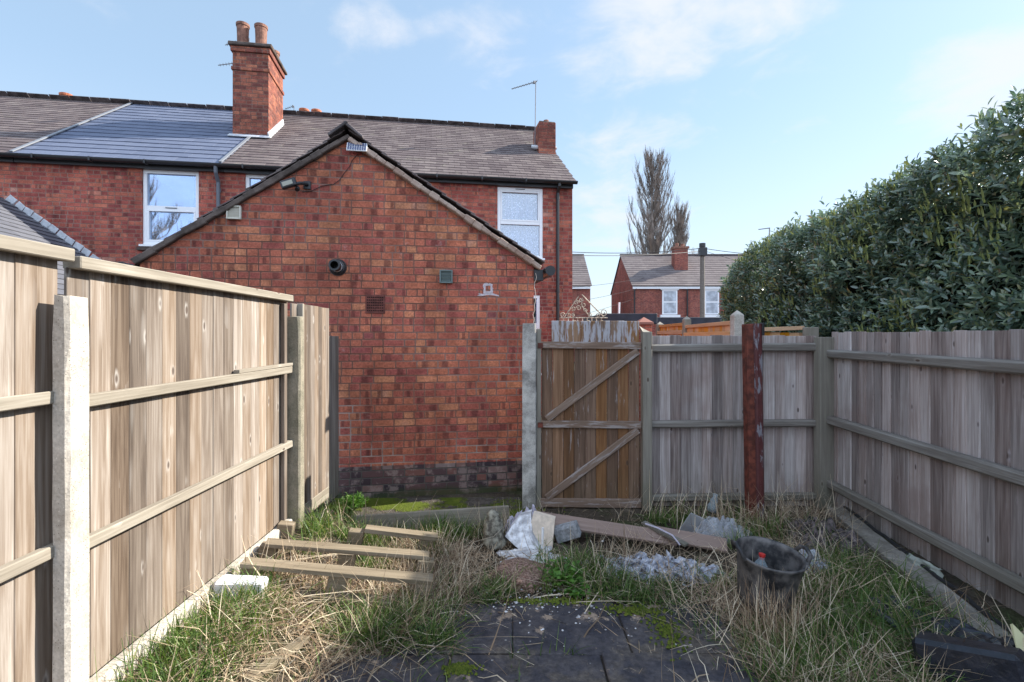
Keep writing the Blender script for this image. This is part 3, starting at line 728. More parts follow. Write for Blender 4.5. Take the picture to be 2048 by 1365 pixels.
def aerial(label, base, top, arm, n_el=7, el=.12, mast_r=.012, direction=None, cat='aerial'):
    b = Vector(base); o = thing('television_aerial', label, cat, tuple(b))
    m = MB(); m.tube([b, Vector(top)], mast_r, 6); m.build('mast', M['metal'], o, world=True)
    a0, a1 = [Vector(q) for q in arm]; m = MB(); m.tube([a0, a1], mast_r * .8, 6); d = (a1 - a0).normalized(); s = d.cross(Vector((0, 0, 1))).normalized()
    for i in range(n_el):
        p = a0.lerp(a1, (i + .3) / n_el); l = el * (1 - .4 * i / n_el); m.tube([p - s * l, p + s * l], mast_r * .4, 4)
    m.box(a0.lerp(a1, .12), (.05, .05, .06)); m.build('antenna', M['metal'], o, world=True); return o
b = H(-.42, 1.9, 5 + 2.0 * .7); t_ = Vector((b.x + .02, b.y, 8.02))
aerial('thin rooftop television aerial on a tall mast beside the squat end chimney', b, t_, (t_ + Vector((.03, -.0, -.02)), t_ + Vector((-.60, -.25, -.33))), 9, .09, .013)
b = H(-7.18, 2.3, 6.5)
p = AT(480, 78, 11.9); aerial('small aerial pointing up beside the chimney pots, the upper of two on the big stack', tuple(p + Vector((.22, 0, -.75))), tuple(p + Vector((.22, 0, .02))), (p + Vector((.2, .0, .0)), p + Vector((-.24, -.2, -.26))), 8, .10, .012)
p = AT(468, 127, 11.9); aerial('small aerial at the left side of the big stack, the lower of two', tuple(p + Vector((.2, 0, -.5))), tuple(p + Vector((.2, 0, .02))), (p + Vector((.18, .0, .03)), p + Vector((-.26, -.2, -.15))), 8, .10, .012)
p = AT(588, 212, 16.5); aerial('faint distant aerial just right of the big chimney, behind the ridge', (p.x, p.y, 6.2), tuple(p), (p, p + Vector((-.3, 0, -.1))), 5, .1, .012)

# ------------------------------------------------------------ rear extension with the gable facing the garden
EX = (-1.695, 5.138, 0)
ext = thing('brick_extension', 'single storey red brick extension whose blank gable end faces the garden', 'building', EX, HR)
xl, xr, zl, zr, za, DP = -1.93, 1.955, 2.39, 2.48, 3.72, 5.05
mb = MB()
gp = [(xl, 0), (xr, 0), (xr, zr), (0.0, za), (xl, zl)]
mb.prism(gp, 0, .23); mb.quad((xl, .23, 0), (xl, .23, zl), (xl, DP, zl), (xl, DP, 0)); mb.quad((xr, .23, 0), (xr, DP, 0), (xr, DP, zr), (xr, .23, zr))
wl = mb.build('gable_wall', M['brick'], ext)
mb = MB(); u = MB()
for (ex, ez, s) in ((xl - .06, zl - .03, -1), (xr + .10, zr - .05, 1)):
    S = Vector((0 - ex, 0, za + .03 - ez)); L = S.length; S.normalize(); Nn = Vector((-S.z * -s * -1, 0, abs(S.x)))
    Nn = Vector((s * abs(S.z), 0, abs(S.x)))
    tiles(mb, (ex, -.03 if s < 0 else -.06, ez + .03), (0, 1, 0), S, Nn, DP - .2, L - .04, .25, .18, .012, jit=.006)
    Ux = [(ex, 0.0, ez), (ex, DP - .1, ez), (0, DP - .1, za + .02), (0, 0.0, za + .02)]; u.add(Ux, [(0, 1, 2, 3)])
rf = mb.build('roof', M['slate'], ext); u.build('underlay', M['underlay'], rf)
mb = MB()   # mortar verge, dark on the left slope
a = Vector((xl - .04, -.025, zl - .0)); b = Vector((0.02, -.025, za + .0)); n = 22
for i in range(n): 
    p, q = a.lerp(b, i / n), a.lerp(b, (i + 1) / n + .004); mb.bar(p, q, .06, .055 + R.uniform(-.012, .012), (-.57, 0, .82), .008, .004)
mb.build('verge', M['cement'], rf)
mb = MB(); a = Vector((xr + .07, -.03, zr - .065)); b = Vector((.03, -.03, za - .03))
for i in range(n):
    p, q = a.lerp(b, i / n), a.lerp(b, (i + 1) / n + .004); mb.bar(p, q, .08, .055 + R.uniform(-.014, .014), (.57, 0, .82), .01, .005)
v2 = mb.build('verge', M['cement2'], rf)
mb = MB()
for s in (-1, 1): mb.box((.075 * s, .12, za + .055), (.24, .44, .03), Matrix.Rotation(s * rad(38), 3, 'Y'), .006, .004)
for k in range(1, 11):
    for s in (-1, 1): mb.box((.075 * s, .12 + k * .445, za + .055), (.24, .43, .03), Matrix.Rotation(s * rad(38), 3, 'Y'), .006, .004)
mb.build('ridge', M['ridge'], rf)
mb = MB(); mb.tube([(xr + .16, -.12, zr - .10), (xr + .15, 4.8, zr - .10)], .055, 12); mb.box((xr + .05, -.015, zr - .14), (.10, .03, .12)); mb.build('gutter', M['black'], rf)
mb = MB(); mb.tube([(xl - .14, -.05, zl - .05), (xl - .14, 4.8, zl - .05)], .05, 10); mb.build('gutter', M['black'], rf)
EI = ext.matrix_basis.inverted()
def onwall(px, py):   # pixel to the gable plane, in the extension's coordinates
    o = EI @ Vector((0, 0, CAMH)); d = (EI.to_3x3() @ Vector(((px - 1024) / 1000, 1, (672 - py) / 1000)))
    t = -o.y / d.y; q = o + d * t; return q.x, q.z
# flue
x, z = onwall(676, 535)
mb = MB(); RX = Matrix.Rotation(rad(90), 3, 'X')
mb.lathe((x, 0, z), [(.0, .012), (.085, .012), (.088, .0), (.07, .03), (.055, .035), (.05, .035), (.05, .17), (.056, .17), (.056, .20), (.038, .20), (.036, .08)], 28, RX)
fl = mb.build('flue', M['black'], ext, smooth=False)
mb = MB(); mb.lathe((x, 0, z), [(.0515, .05), (.0525, .05), (.0525, .085), (.0515, .085)], 28, RX); mb.build('flue_collar', M['white'], fl)
def vent(px0, px1, py0, py1, mat, nm, slats):
    x0, z1 = onwall(px0, py0); x1, z0 = onwall(px1, py1); m = MB(); xc = (x0 + x1) / 2; w = x1 - x0; h = z1 - z0; zc = (z0 + z1) / 2; f = .014
    m.box((xc, -.006, zc), (w * .96, .012, h * .96)); 
    for s in (-1, 1): m.box((xc + s * (w / 2 - f / 2), -.02, zc), (f, .036, h)); m.box((xc, -.02, zc + s * (h / 2 - f / 2)), (w - 2 * f - .001, .036, f))
    for k in range(slats): m.box((xc, -.022, z0 + h * (k + .5) / slats), (w - 2 * f - .002, .005, h / slats * .98), Matrix.Rotation(rad(28), 3, 'X'), .001)
    return m.build(nm, mat, ext)
vent(455, 484, 412, 440, M['cream'], 'louvre_vent', 5)
vent(879, 905, 540, 567, M['grey_vent'], 'louvre_vent', 4)
x0, z1 = onwall(731, 589); x1, z0 = onwall(770, 627)
mb = MB(); mb.box(((x0 + x1) / 2, -.002, (z0 + z1) / 2), (x1 - x0, .014, z1 - z0)); ab = mb.build('airbrick', M['airbrick'], ext)
mb = MB()
for i in range(9):
    for j in range(6): mb.box((x0 + (x1 - x0) * (.12 + .095 * i), -.010, z0 + (z1 - z0) * (.15 + .14 * j)), (.011, .004, .013), None, .001)
mb.build('grille_holes', M['hole'], ab)
# smeared mortar patch round a small hole
x, z = onwall(976, 577); mb = MB()
def smear(mb, pts, y=-.004, th=.006):
    n = len(pts); vs = [(p[0], y, p[1]) for p in pts] + [(p[0] * 1.0, 0.002, p[1]) for p in pts]
    mb.add(vs, [tuple(range(n))] + [(i, i + n, (i + 1) % n + n, (i + 1) % n) for i in range(n)])
for ring in range(1):
    N_ = 26; outer = []; inner = []
    for k in range(N_):
        a = 2 * PI * k / N_; sq = min(1 / max(abs(math.cos(a)), 1e-3), 1 / max(abs(math.sin(a)), 1e-3))
        outer.append((x + math.cos(a) * .052 * sq * R.uniform(.85, 1.12), z + .0 + math.sin(a) * .056 * sq * R.uniform(.85, 1.12))); inner.append((x + math.cos(a) * .026 * sq, z + math.sin(a) * .030 * sq))
    vs = [(p[0], -.005, p[1]) for p in outer] + [(p[0], -.005, p[1]) for p in inner]
    mb.add(vs, [(k, (k + 1) % N_, (k + 1) % N_ + N_, k + N_) for k in range(N_)])
pts = [(x - .12, z - .078), (x - .07, z - .082), (x + .0, z - .07), (x + .06, z - .074), (x + .12, z - .085), (x + .115, z - .07), (x + .06, z - .054), (x + .0, z - .05), (x - .06, z - .058), (x - .11, z - .052), (x - .09, z - .066)]
smear(mb, pts); mb.build('mortar_patch', plain('pale_mortar', (.50, .44, .46), .9, nscale=40, namt=.2), ext)
# floodlight, solar panel and its cable
x, z = onwall(590, 375); Eb = ext.matrix_basis
flo = thing('security_floodlight', 'small black solar security floodlight on an arm below the left roof slope of the gable', 'light', tuple(Eb @ Vector((x + .05, 0, z))), HR)
mb = MB(); Mx = Matrix.Rotation(rad(-20), 3, 'Y') @ Matrix.Rotation(rad(-8), 3, 'X')
mb.box((-.075, -.13, .0), (.15, .045, .085), Mx, .008); flb = mb.build('lamp_head', M['black'], flo)
mb = MB(); mb.box((-.082, -.156, -.002), (.10, .006, .045), Mx, .002); mb.build('lens', M['lens'], flb)
mb = MB(); mb.tube([(.07, 0, .02), (.07, -.05, .03), (.02, -.09, .02), (-.01, -.12, .0)], .018, 8); mb.box((.07, -.012, .025), (.07, .025, .08)); mb.tube([(.0, -.10, -.03), (.0, -.12, -.055)], .022, 10); mb.build('arm', M['black'], flo)
x2, z2 = onwall(716, 299)
sp = thing('solar_panel', 'small white framed solar panel fixed just below the apex of the gable', 'solar panel', tuple(Eb @ Vector((x2, 0, z2))), HR)
Mx = Matrix.Rotation(rad(-28), 3, 'X')
mb = MB(); mb.box((0, -.07, 0), (.20, .012, .112), Mx, .002); fr_ = mb.build('frame', M['white'], sp)
mb = MB()
for i in range(8):
    for j in range(2): mb.box(Vector((0, -.07, 0)) + Mx @ Vector((-.082 + i * .0235, -.0085, -.026 + j * .052)), (.019, .004, .046), Mx, .0008)
mb.build('cells', plain('solar_cell', (.045, .06, .13), .25, .6), fr_)
mb = MB(); mb.tube([(0, 0, .0), (0, -.06, .0)], .012, 8); mb.box((0, -.01, 0), (.05, .02, .06)); mb.build('bracket', M['black'], sp)
pts = [onwall(*q) for q in ((716, 309), (704, 322), (700, 333), (690, 345), (680, 360), (668, 369), (645, 372), (622, 383), (605, 384))]
mb = MB(); mb.tube([Eb @ Vector((a, -.008, b)) for a, b in pts], .0035, 5); o = mb.build('power_cable', M['wire'], loc=tuple(Eb @ Vector((pts[0][0], 0, pts[0][1])))); tag(o, 'thin black cable looping down the gable brickwork from solar panel to floodlight', 'cable')
# loose white cord hanging at the right corner of the gable
mb = MB(); c0 = Eb @ Vector((xr + .02, -.03, 2.36)); pts = [c0 + Vector((R.uniform(-.01, .01) - .003 * i, -.01, -.05 * i)) for i in range(14)] + [c0 + Vector((.0 + .02 * i, -.02, -.66 - .04 * i)) for i in range(5)]
mb.tube(pts, .0035, 5)
q = pts[-1]; mb.tube([q, q + Vector((.05, 0, -.10)), q + Vector((.09, -.02, -.13)), q + Vector((.16, -.05, -.11)), q + Vector((.22, -.1, -.14))], .004, 5)
tag(mb.build('hanging_cord', plain('pale_cord', (.55, .45, .38), .7), loc=tuple(c0)), 'pale frayed cord hanging down the right corner of the brick gable to the gate', 'cord')

# ------------------------------------------------------------ neighbour's lean-to on the left
nb = thing('neighbouring_extension', "neighbour's low extension with a dark tiled roof, showing above the left fence", 'building', tuple(H(-10.5, 0)), HR)
mb = MB(); ap, sl_ = 4.12, .755; hw = 2.5
tiles(mb, (hw, -3.9, ap - hw * sl_), (0, 1, 0), (-1, 0, sl_), (sl_, 0, 1), 3.85, hw * math.sqrt(1 + sl_ ** 2), .30, .15, .014)
tiles(mb, (-hw, -3.9, ap - hw * sl_), (0, 1, 0), (1, 0, sl_), (-sl_, 0, 1), 3.85, hw * math.sqrt(1 + sl_ ** 2), .30, .3, .014)
r_ = mb.build('roof', M['slate_dark'], nb)
mb = MB(); mb.add([(hw, -3.9, ap - hw * sl_ - .01), (hw, -.0, ap - hw * sl_ - .01), (0, 0, ap - .01), (0, -3.9, ap - .01), (-hw, -3.9, ap - hw * sl_ - .01), (-hw, 0, ap - hw * sl_ - .01)], [(0, 1, 2, 3), (3, 2, 5, 4)]); mb.build('underlay', M['underlay'], r_)
mb = MB(); n = 18
for i in range(n):
    t0 = i / n; xx = .05 + t0 * (hw - .1); zz = ap - xx * sl_ + .03
    mb.box((xx + .05, -.012, zz + .0 + R.uniform(-.01, .01)), (.15, .02, .13), Matrix.Rotation(math.atan(sl_) + R.uniform(-.1, .1), 3, 'Y'), .004, .008)
mb.build('flashing', M['lead'], r_)
mb = MB(); mb.prism([(-hw + .1, 0), (hw - .1, 0), (hw - .1, ap - (hw - .1) * sl_ - .05), (0, ap - .06), (-hw + .1, ap - (hw - .1) * sl_ - .05)], -3.8, -.002); mb.build('wall', M['brick_house'], nb)

# ------------------------------------------------------------ fences
def boards(mb, A, B, z0, z1, pitch, n, th=.013, w=None, zj=.003, cut=None, tilt=6.0):
    """vertical feather-edge boards from A to B (xy), n = horizontal unit normal towards the viewer"""
    A = Vector((*A, 0)); B = Vector((*B, 0)); L = (B - A).length; X = (B - A) / L; n = Vector((*n, 0)); cnt = max(1, round(L / pitch)); p = L / cnt
    ww = (w or p * 1.12); sgn = 1 if X.cross(Vector((0, 0, 1))).dot(n) > 0 else -1
    for i in range(cnt):
        c = A + X * (p * (i + .5)) + n * R.uniform(-.0015, .0015)
        Mx = Matrix((X, n * 1.0, X.cross(n))).transposed()
        Mx = Mx @ Matrix.Rotation(rad(tilt) + R.uniform(-.01, .01), 3, 'Z') @ Matrix.Rotation(R.uniform(-.0025, .0025), 3, 'Y')
        z1_ = z1 + R.uniform(-zj, zj)
        if cut: z1_ += cut(i, cnt)
        mb.box(c + Vector((0, 0, (z0 + z1_) / 2)), (min(ww, L), th, z1_ - z0), Mx, .002, .0008, axis=2)
LX = -1.70
def left_panel(label, y0, y1, ztop, zr, base=.30, cap=(.0, .0), bmat='wood_left', pitch=.103, x=LX, nrm=(1, 0)):
    o = thing('timber_fence', label, 'fence panel', (x, (y0 + y1) / 2, base), group='timber panels of the left fence')
    mb = MB(); boards(mb, (x - .014, y0), (x - .014, y1), base, ztop - .04, pitch, nrm, th=.013, tilt=-1.3); mb.build('boards', M[bmat], o, world=True)
    for z in zr:
        mb = MB(); mb.bar((x + .018, y0 + .004, z), (x + .018, y1 - .004, z), .036, .048, ch=.004, jit=.002); mb.build('rail', M['wood_pale'], o, world=True)
    mb = MB(); mb.bar((x + .004, y0 - cap[0], ztop - .022), (x + .004, y1 + cap[1], ztop - .022), .075, .048, ch=.004, jit=.002); mb.build('capping_rail', M['wood_pale'], o, world=True)
    return o
pn1 = left_panel('nearest wide-boarded panel of the left fence, cut off by the left edge of the view', -.05, 1.872, 2.01, (.895, 1.455), pitch=.145, cap=(0, .03), x=LX)
pn2 = left_panel('long sunlit panel of the left fence with pale rails, between the two concrete posts', 1.925, 3.80, 1.985, (.865, 1.425))
mb = MB(); mb.box((LX + .012, 3.70, 1.12), (.03, .045, 1.6), None, .003, axis=2); mb.build('batten', M['wood_left'], pn2, world=True)
mb = MB(); mb.bar((LX + .02, 3.05, 1.462), (LX + .02, 3.80, 1.466), .035, .022, ch=.002); mb.build('split_strip', M['wood_pale'], pn2, world=True)
def conc_post(label, x, y, z1, mat, w=.10, dx=.08, z0=-.3, group=None, nm='concrete_post'):
    mb = MB()
    X0, X1, Y0, Y1 = x - dx, x, y - w / 2, y + w / 2
    s_ = .012; ring = [(X0, Y0), (X1 - s_, Y0), (X1, Y0 + s_), (X1, Y1 - s_), (X1 - s_, Y1), (X0, Y1)]
    vs = []; f = []
    N_ = 14
    for k in range(N_ + 1):
        z = z0 + (z1 - z0) * k / N_; sc_ = .006 if k == N_ else 0
        for (a, b) in ring: vs.append((a + R.uniform(-.0015, .0015) - (sc_ if a > x - dx / 2 else -sc_), b + R.uniform(-.0015, .0015), z + (R.uniform(-.006, .004) if k == N_ else 0)))
    m_ = len(ring)
    for k in range(N_):
        for i in range(m_): f.append((k * m_ + i, k * m_ + (i + 1) % m_, (k + 1) * m_ + (i + 1) % m_, (k + 1) * m_ + i))
    f.append(tuple(range(N_ * m_, N_ * m_ + m_))); mb.add(vs, f)
    o = mb.build(nm, mat, loc=(x, y, z0)); return tag(o, label, 'post', group)
conc_post('thick speckled concrete post nearest the camera in the left fence', -1.615, 1.87, 1.83, M['conc'], w=.105, dx=.055)
# the hidden half of the post keeps the panels in their slots
conc_post('darker weathered concrete post at the far end of the long sunlit left panel', -1.615, 3.85, 1.83, M['conc2'], w=.085, dx=.10)
mb = MB(); mb.box((LX - .0, 4.02, 1.07), (.05, .03, 1.74), None, .003, axis=2); mb.box((LX + .035, 3.925, .95), (.03, .045, 1.6), None, .003, axis=2)
pn3 = thing('timber_fence', 'narrow-boarded panel of the left fence beyond the second concrete post, running to the brick gable', 'fence panel', (LX, 4.3, .2), group='timber panels of the left fence')
b_ = MB(); boards(b_, (LX - .03, 3.93), (LX - .02, 4.66), .17, 1.94, .085, (1, 0), th=.016); b_.build('boards', M['wood_left'], pn3, world=True); mb.build('batten', M['wood_pale'], pn3, world=True)
b_ = MB(); b_.bar((LX - .03, 3.92, .24), (LX - .02, 4.66, .23), .03, .10); b_.build('bottom_rail', M['wood_pale'], pn3, world=True)
pn4 = thing('timber_fence', 'short low fence board piece in shade, last before the brick gable wall', 'fence panel', (LX, 4.8, .1), group='timber panels of the left fence')
b_ = MB(); boards(b_, (LX - .045, 4.70), (LX - .045, 4.99), .1, 1.68, .10, (1, 0), th=.02); b_.bar((LX - .08, 4.70, 1.3), (LX - .08, 4.99, 1.3), .03, .06); b_.build('boards', M['rail_shade'], pn4, world=True)
for (y0, y1, lb) in ((-.05, 1.81, 'concrete gravel board under the nearest left fence panel'), (1.925, 3.80, 'pale concrete gravel board under the long sunlit left fence panel')):
    mb = MB(); mb.bar((LX + .01, y0, .17), (LX + .01, y1, .17), .05, .25, ch=.008, jit=.002)
    o = mb.build('gravel_board', M['conc'], loc=(LX, (y0 + y1) / 2, .04)); tag(o, lb, 'gravel board')
# bare hinge plank edge: low retaining board across the garden
mb = MB(); mb.bar((-1.74, 4.22, .06), (-.03, 4.50, .075), .032, .155, ch=.003, jit=.001)
o = mb.build('retaining_board', M['wood_pale'], loc=(-.9, 4.36, 0)); tag(o, 'long thin timber board set on edge across the ground in front of the mossy strip', 'board')

# gate and its posts
GY = 4.86
conc_post('white and grey lichen-stained concrete post left of the wooden gate', .235, GY + .02, 1.80, M['conc_gate'], w=.11, dx=.135, z0=-.1)
mb = MB(); mb.box((.262, GY + .03, .87), (.045, .07, 1.76), None, .004, .001, axis=2); o = mb.build('timber_post', M['post_shade'], loc=(.262, GY + .03, 0)); tag(o, 'slim timber hinge post between the concrete post and the gate', 'post')
gt = thing('garden_gate', 'brown boarded wooden gate with two diagonal braces and a peeling top', 'gate', (.78, GY, 0))
gx0, gx1 = .29, 1.245
gyb = GY + .03
mb = MB(); n = 9; bw = (gx1 - gx0) / n
for i in range(n):
    mb.box((gx0 + bw * (i + .5), gyb + R.uniform(-.002, .002), .80), (bw - .003, .018, 1.60 + R.uniform(-.01, .01)), Matrix.Rotation(R.uniform(-.003, .003), 3, 'Y'), .004, .001, axis=2)
mb.build('boards', M['wood_gate'], gt, world=True)
mb = MB(); xa, xb = .385, 1.245; n = 6; bw = (xb - xa) / n
for i in range(n): mb.box((xa + bw * (i + .5), gyb - .001, 1.715), (bw - .003, .018, .225 + R.uniform(-.004, .004)), Matrix.Rotation(R.uniform(-.003, .003), 3, 'Y'), .003, .001, axis=2)
mb.build('top_boards', M['wood_gatetop'], gt, world=True)
yl = gyb - .026
for (z, zz) in ((1.588, .065), (.818, .070), (.055, .085)):
    mb = MB(); mb.bar((gx0 - .01, yl, z + .006), (gx1 + .012, yl, z - .004), .03, zz, ch=.004, jit=.0015); mb.build('ledge', M['wood_gaterail'], gt, world=True)
for (za_, zb_) in ((.872, 1.535), (.105, .768)):
    mb = MB(); mb.bar((gx0 + .045, yl - .002, za_), (gx1 - .02, yl - .002, zb_), .07, .028, up=(0, -1, 0), ch=.004, jit=.0015); mb.build('brace', M['wood_gaterail'], gt, world=True)
for z in (1.588, .818): mb = MB(); mb.box((.275, yl - .018, z), (.05, .006, .05)); mb.build('hinge', M['rust'], gt, world=True)
mb = MB(); mb.box((1.305, GY, .83), (.09, .10, 1.78), None, .004, .001, axis=2)
zt = 1.72; mb.add([(1.26, GY - .05, zt), (1.35, GY - .05, zt - .01), (1.35, GY + .05, zt), (1.26, GY + .05, zt), (1.245, GY + .03, zt + .06), (1.29, GY + .04, zt + .03)], [(0, 1, 5, 4), (1, 2, 5), (2, 3, 4, 5), (3, 0, 4)])
o = mb.build('timber_post', M['post_shade'], loc=(1.305, GY, -.06)); tag(o, 'square grey timber post with a slanted top, on the right side of the gate', 'post')

def rail3(mb, p0, p1, h=.07, d=.055):   # arris rail
    mb.bar(p0, p1, d, h, ch=.016, jit=.0025)
bf = thing('back_fence', 'shaded grey feather-edge fence with three rails, between the gate and the corner post', 'fence', (2.2, 4.92, 0))
mb = MB(); boards(mb, (1.352, 4.95), (3.0, 4.95), -.02, 1.685, .104, (0, -1), zj=.006); mb.build('boards', M['wood_shade'], bf, world=True)
for z, h in ((1.565, .078), (.82, .07), (.10, .07)):
    mb = MB(); rail3(mb, (1.35, 4.90, z - .005), (3.0, 4.90, z + .008), h, .065); mb.build('rail', M['rail_shade'], bf, world=True)
mb = MB(); mb.box((3.035, 4.86, .80), (.15, .10, 1.74), Matrix.Rotation(rad(4), 3, 'Z'), .004, .001, axis=2); o = mb.build('corner_post', M['post_shade'], loc=(3.035, 4.86, -.05)); tag(o, 'broad greenish grey timber post in the fence corner on the right', 'post')
rfn = thing('right_fence', 'long shaded feather-edge fence with three rails along the right side', 'fence', (2.95, 3.0, 0))
RA, RB = Vector((3.11, 4.86, 0)), Vector((2.79, .0, 0)); dR = (RB - RA).normalized(); nR = Vector((-abs(dR.y), dR.x * -1 if dR.y < 0 else dR.x, 0)); nR = Vector((dR.y, -dR.x, 0)); nR = nR if nR.x < 0 else -nR
mb = MB(); boards(mb, (RA.x, RA.y), (RB.x, RB.y), -.06, 1.715, .104, (nR.x, nR.y), zj=.006); mb.build('boards', M['wood_shade'], rfn, world=True)
for z, h in ((1.50, .078), (.862, .078), (.247, .075)):
    mb = MB(); a, b = RA + nR * .045, RB + nR * .045
    rail3(mb, (a.x, a.y, z + .01), (b.x, b.y, z - .02), h, .07); mb.build('rail', M['rail_shade'], rfn, world=True)
# low concrete kerb along the right fence
mb = MB(); ks, ke = Vector((3.0, 4.62, 0)), Vector((2.42, 1.9, 0)); n = 3
for i in range(n):
    a, b = ks.lerp(ke, i / n), ks.lerp(ke, (i + .985) / n); mb.bar((a.x, a.y, .03), (b.x, b.y, .02), .16, .13, ch=.008, jit=.004)
o = mb.build('concrete_edging', M['conc_kerb'], loc=(2.7, 3.3, 0)); tag(o, 'low concrete edging laid on the ground along the foot of the right fence', 'edging')
mb = MB(); pts = [ks.lerp(ke, t / 24) + Vector((.085 + R.uniform(-.012, .012), R.uniform(-.01, .01), .10)) for t in range(25)]; mb.tube(pts, .012, 6)
o = mb.build('black_cable', M['wire'], loc=tuple(pts[12])); tag(o, 'black cable lying along the top of the concrete edging at the right fence', 'cable')

# red steel post
px_, py_ = 2.145, 4.44
rp = thing('steel_post', 'rusty red steel post with peeling paint standing in the ground before the back fence', 'post', (px_, py_, 0))
mb = MB(); mb.box((px_ - .048, py_ - .02, .86), (.060, .10, 1.85), Matrix.Rotation(rad(-1.0), 3, 'Y'), .004, axis=2); mb.build('side_channel', M['rust'], rp, world=True)
mb = MB(); MY = Matrix.Rotation(rad(-.8), 3, 'Y'); N_ = 16; vs = []; f = []
rs = [(-.032, -.045), (.0, -.062), (.045, -.05), (.068, -.02), (.068, .04), (.04, .06), (-.02, .06)]
for k in range(25):
    z = -.05 + 1.84 * k / 24
    for (a, b) in rs: vs.append((px_ + .022 + a - (.024 * (k / 24)) + R.uniform(-.001, .001), py_ + b, z))
m_ = len(rs)
for k in range(24):
    for i in range(m_): f.append((k * m_ + i, k * m_ + (i + 1) % m_, (k + 1) * m_ + (i + 1) % m_, (k + 1) * m_ + i))
f.append(tuple(range(24 * m_, 25 * m_))); mb.add(vs, f); mb.build('post_body', M['redpost'], rp, world=True)
mb = MB(); mb.box((px_ + .062, py_ - .03, 1.74), (.02, .05, .11), None, .003); mb.build('bracket', M['black'], rp, world=True)

# ------------------------------------------------------------ orange fence beyond
og = thing('orange_fence', 'new orange timber fence running away beyond the back fence', 'fence', (2.5, 7, 0))
P = [(2.35, 5.22), (2.62, 7.5), (2.78, 9.4)]
mb = MB(); c = MB()
for i in range(2):
    (xa, ya), (xb, yb) = P[i], P[i + 1]; d = Vector((xb - xa, yb - ya)).normalized(); nn = (-d.y, d.x)
    zt = (1.80, 1.84)[i]
    boards(mb, (xa + d.x * .08, ya + d.y * .08), (xb - d.x * .06, yb - d.y * .06), .1, zt, .1, nn); c.bar((xa + d.x * .07 - .0, ya + .07, zt + .02), (xb - d.x * .05, yb - .05, zt + .02), .07, .045)
    c.bar((xa + d.x * .07 - .05, ya + .07, zt - .10), (xb - .05, yb - .05, zt - .10), .03, .06)
boards(mb, (2.42, 5.30), (3.10, 5.24), .1, 1.72, .1, (0, -1)); c.bar((2.42, 5.28, 1.74), (3.04, 5.22, 1.765), .06, .04)
mb.build('boards', M['wood_orange'], og, world=True); c.build('rail', M['wood_orange'], og, world=True)
for j, ((xa, ya), zt, w, lb) in enumerate(((P[0], 1.90, .105, 'pointed pale concrete post, the nearest and tallest on the orange fence'), (P[1], 1.93, .105, 'pointed concrete post in the middle of the orange fence'), (P[2], 1.90, .12, 'pointed post at the far end of the orange fence'))):
    mb = MB(); mb.box((xa, ya, zt / 2), (w, w, zt), None, .006, axis=2); mb.lathe((xa, ya, zt), [(w * .66, 0), (.001, .05)], 4, Matrix.Rotation(rad(45), 3, 'Z'))
    tag(mb.build('fence_post', M['conc'] if j == 0 else M['wood_pale'], loc=(xa, ya, 0)), lb, 'post', 'posts of the orange fence')
mb = MB(); mb.box((3.07, 5.14, .90), (.11, .11, 1.74), None, .006, axis=2); tag(mb.build('fence_post', M['wood_pale'], loc=(3.07, 5.14, 0)), 'short square timber post peeping over the fence corner by the hedge', 'post', 'posts of the orange fence')

# brick pier, wrought iron gate, flat roofed garage blocks
pr = thing('brick_pier', 'brick gate pier with a pointed cap at the end of the orange fence', 'pier', (2.45, 9.6, 0))
mb = MB(); mb.box((2.57, 9.75, .95), (.24, .24, 1.9), None, .003); mb.build('shaft', M['brick_house'], pr, world=True)
mb = MB(); mb.box((2.57, 9.75, 1.925), (.30, .30, .05)); mb.lathe((2.57, 9.75, 1.95), [(.2, 0), (.001, .10)], 4, Matrix.Rotation(rad(45), 3, 'Z')); mb.build('cap', plain('pier_cap', (.30, .13, .10), .8), pr, world=True)
IY = 9.3
ig = thing('wrought_iron_gate', 'ornate wrought iron gate with a scrolled triangular crest behind the wooden gate', 'gate', (1.3, IY, 0))
ia, ib, it = .96, 1.66, 2.02
def scroll(c, r, a0, turns, s=1, n=16):
    return [(c[0] + math.cos(a0 + s * 2 * PI * turns * k / n) * r * (1 - .75 * k / n), IY, c[1] + math.sin(a0 + s * 2 * PI * turns * k / n) * r * (1 - .75 * k / n)) for k in range(n + 1)]
mb = MB(); r0 = .011
for z in (.25, 1.82, it): mb.tube([(ia - .06, IY, z), (ib + .12, IY, z)], r0 * 1.1, 6)
for k in range(9):
    x = ia + (ib - ia) * k / 8; mb.tube([(x, IY, .1), (x, IY, it)], r0 * .9, 6)
for k in range(6): mb.tube(scroll((ia + .08 + k * .125, 1.93), .045, 0, 1.2, 1 if k % 2 else -1), r0 * .6, 5)
fr_ = mb.build('frame', M['iron'], ig, world=True)
mb = MB(); cx = 1.30; tp = it + .40
mb.tube([(cx - .33, IY, it), (cx - .06, IY, tp)], r0, 6); mb.tube([(cx + .0, IY, tp + .03), (cx + .40, IY, it + .02)], r0 * 1.1, 6); mb.tube([(cx - .02, IY, it + .25), (cx + .14, IY, it + .02)], r0, 6)
for (dx_, dz_, r, a, s) in ((-.10, .28, .05, 0, 1), (-.02, .33, .045, 1, -1), (.03, .24, .05, 2, 1), (-.06, .18, .05, 3, -1), (-.16, .17, .045, 4, 1), (.06, .15, .04, 0, -1), (-.36, .05, .05, 0, 1), (-.24, .04, .04, 2, -1), (-.16, .05, .035, 1, 1), (.16, .06, .04, 2, 1), (.40, .10, .07, -1.6, 1), (.30, .04, .04, 3, -1)):
    mb.tube(scroll((cx + dx_, it + dz_), r, a, 1.3, s), r0 * .75, 5)
mb.build('crest', M['iron'], ig, world=True)
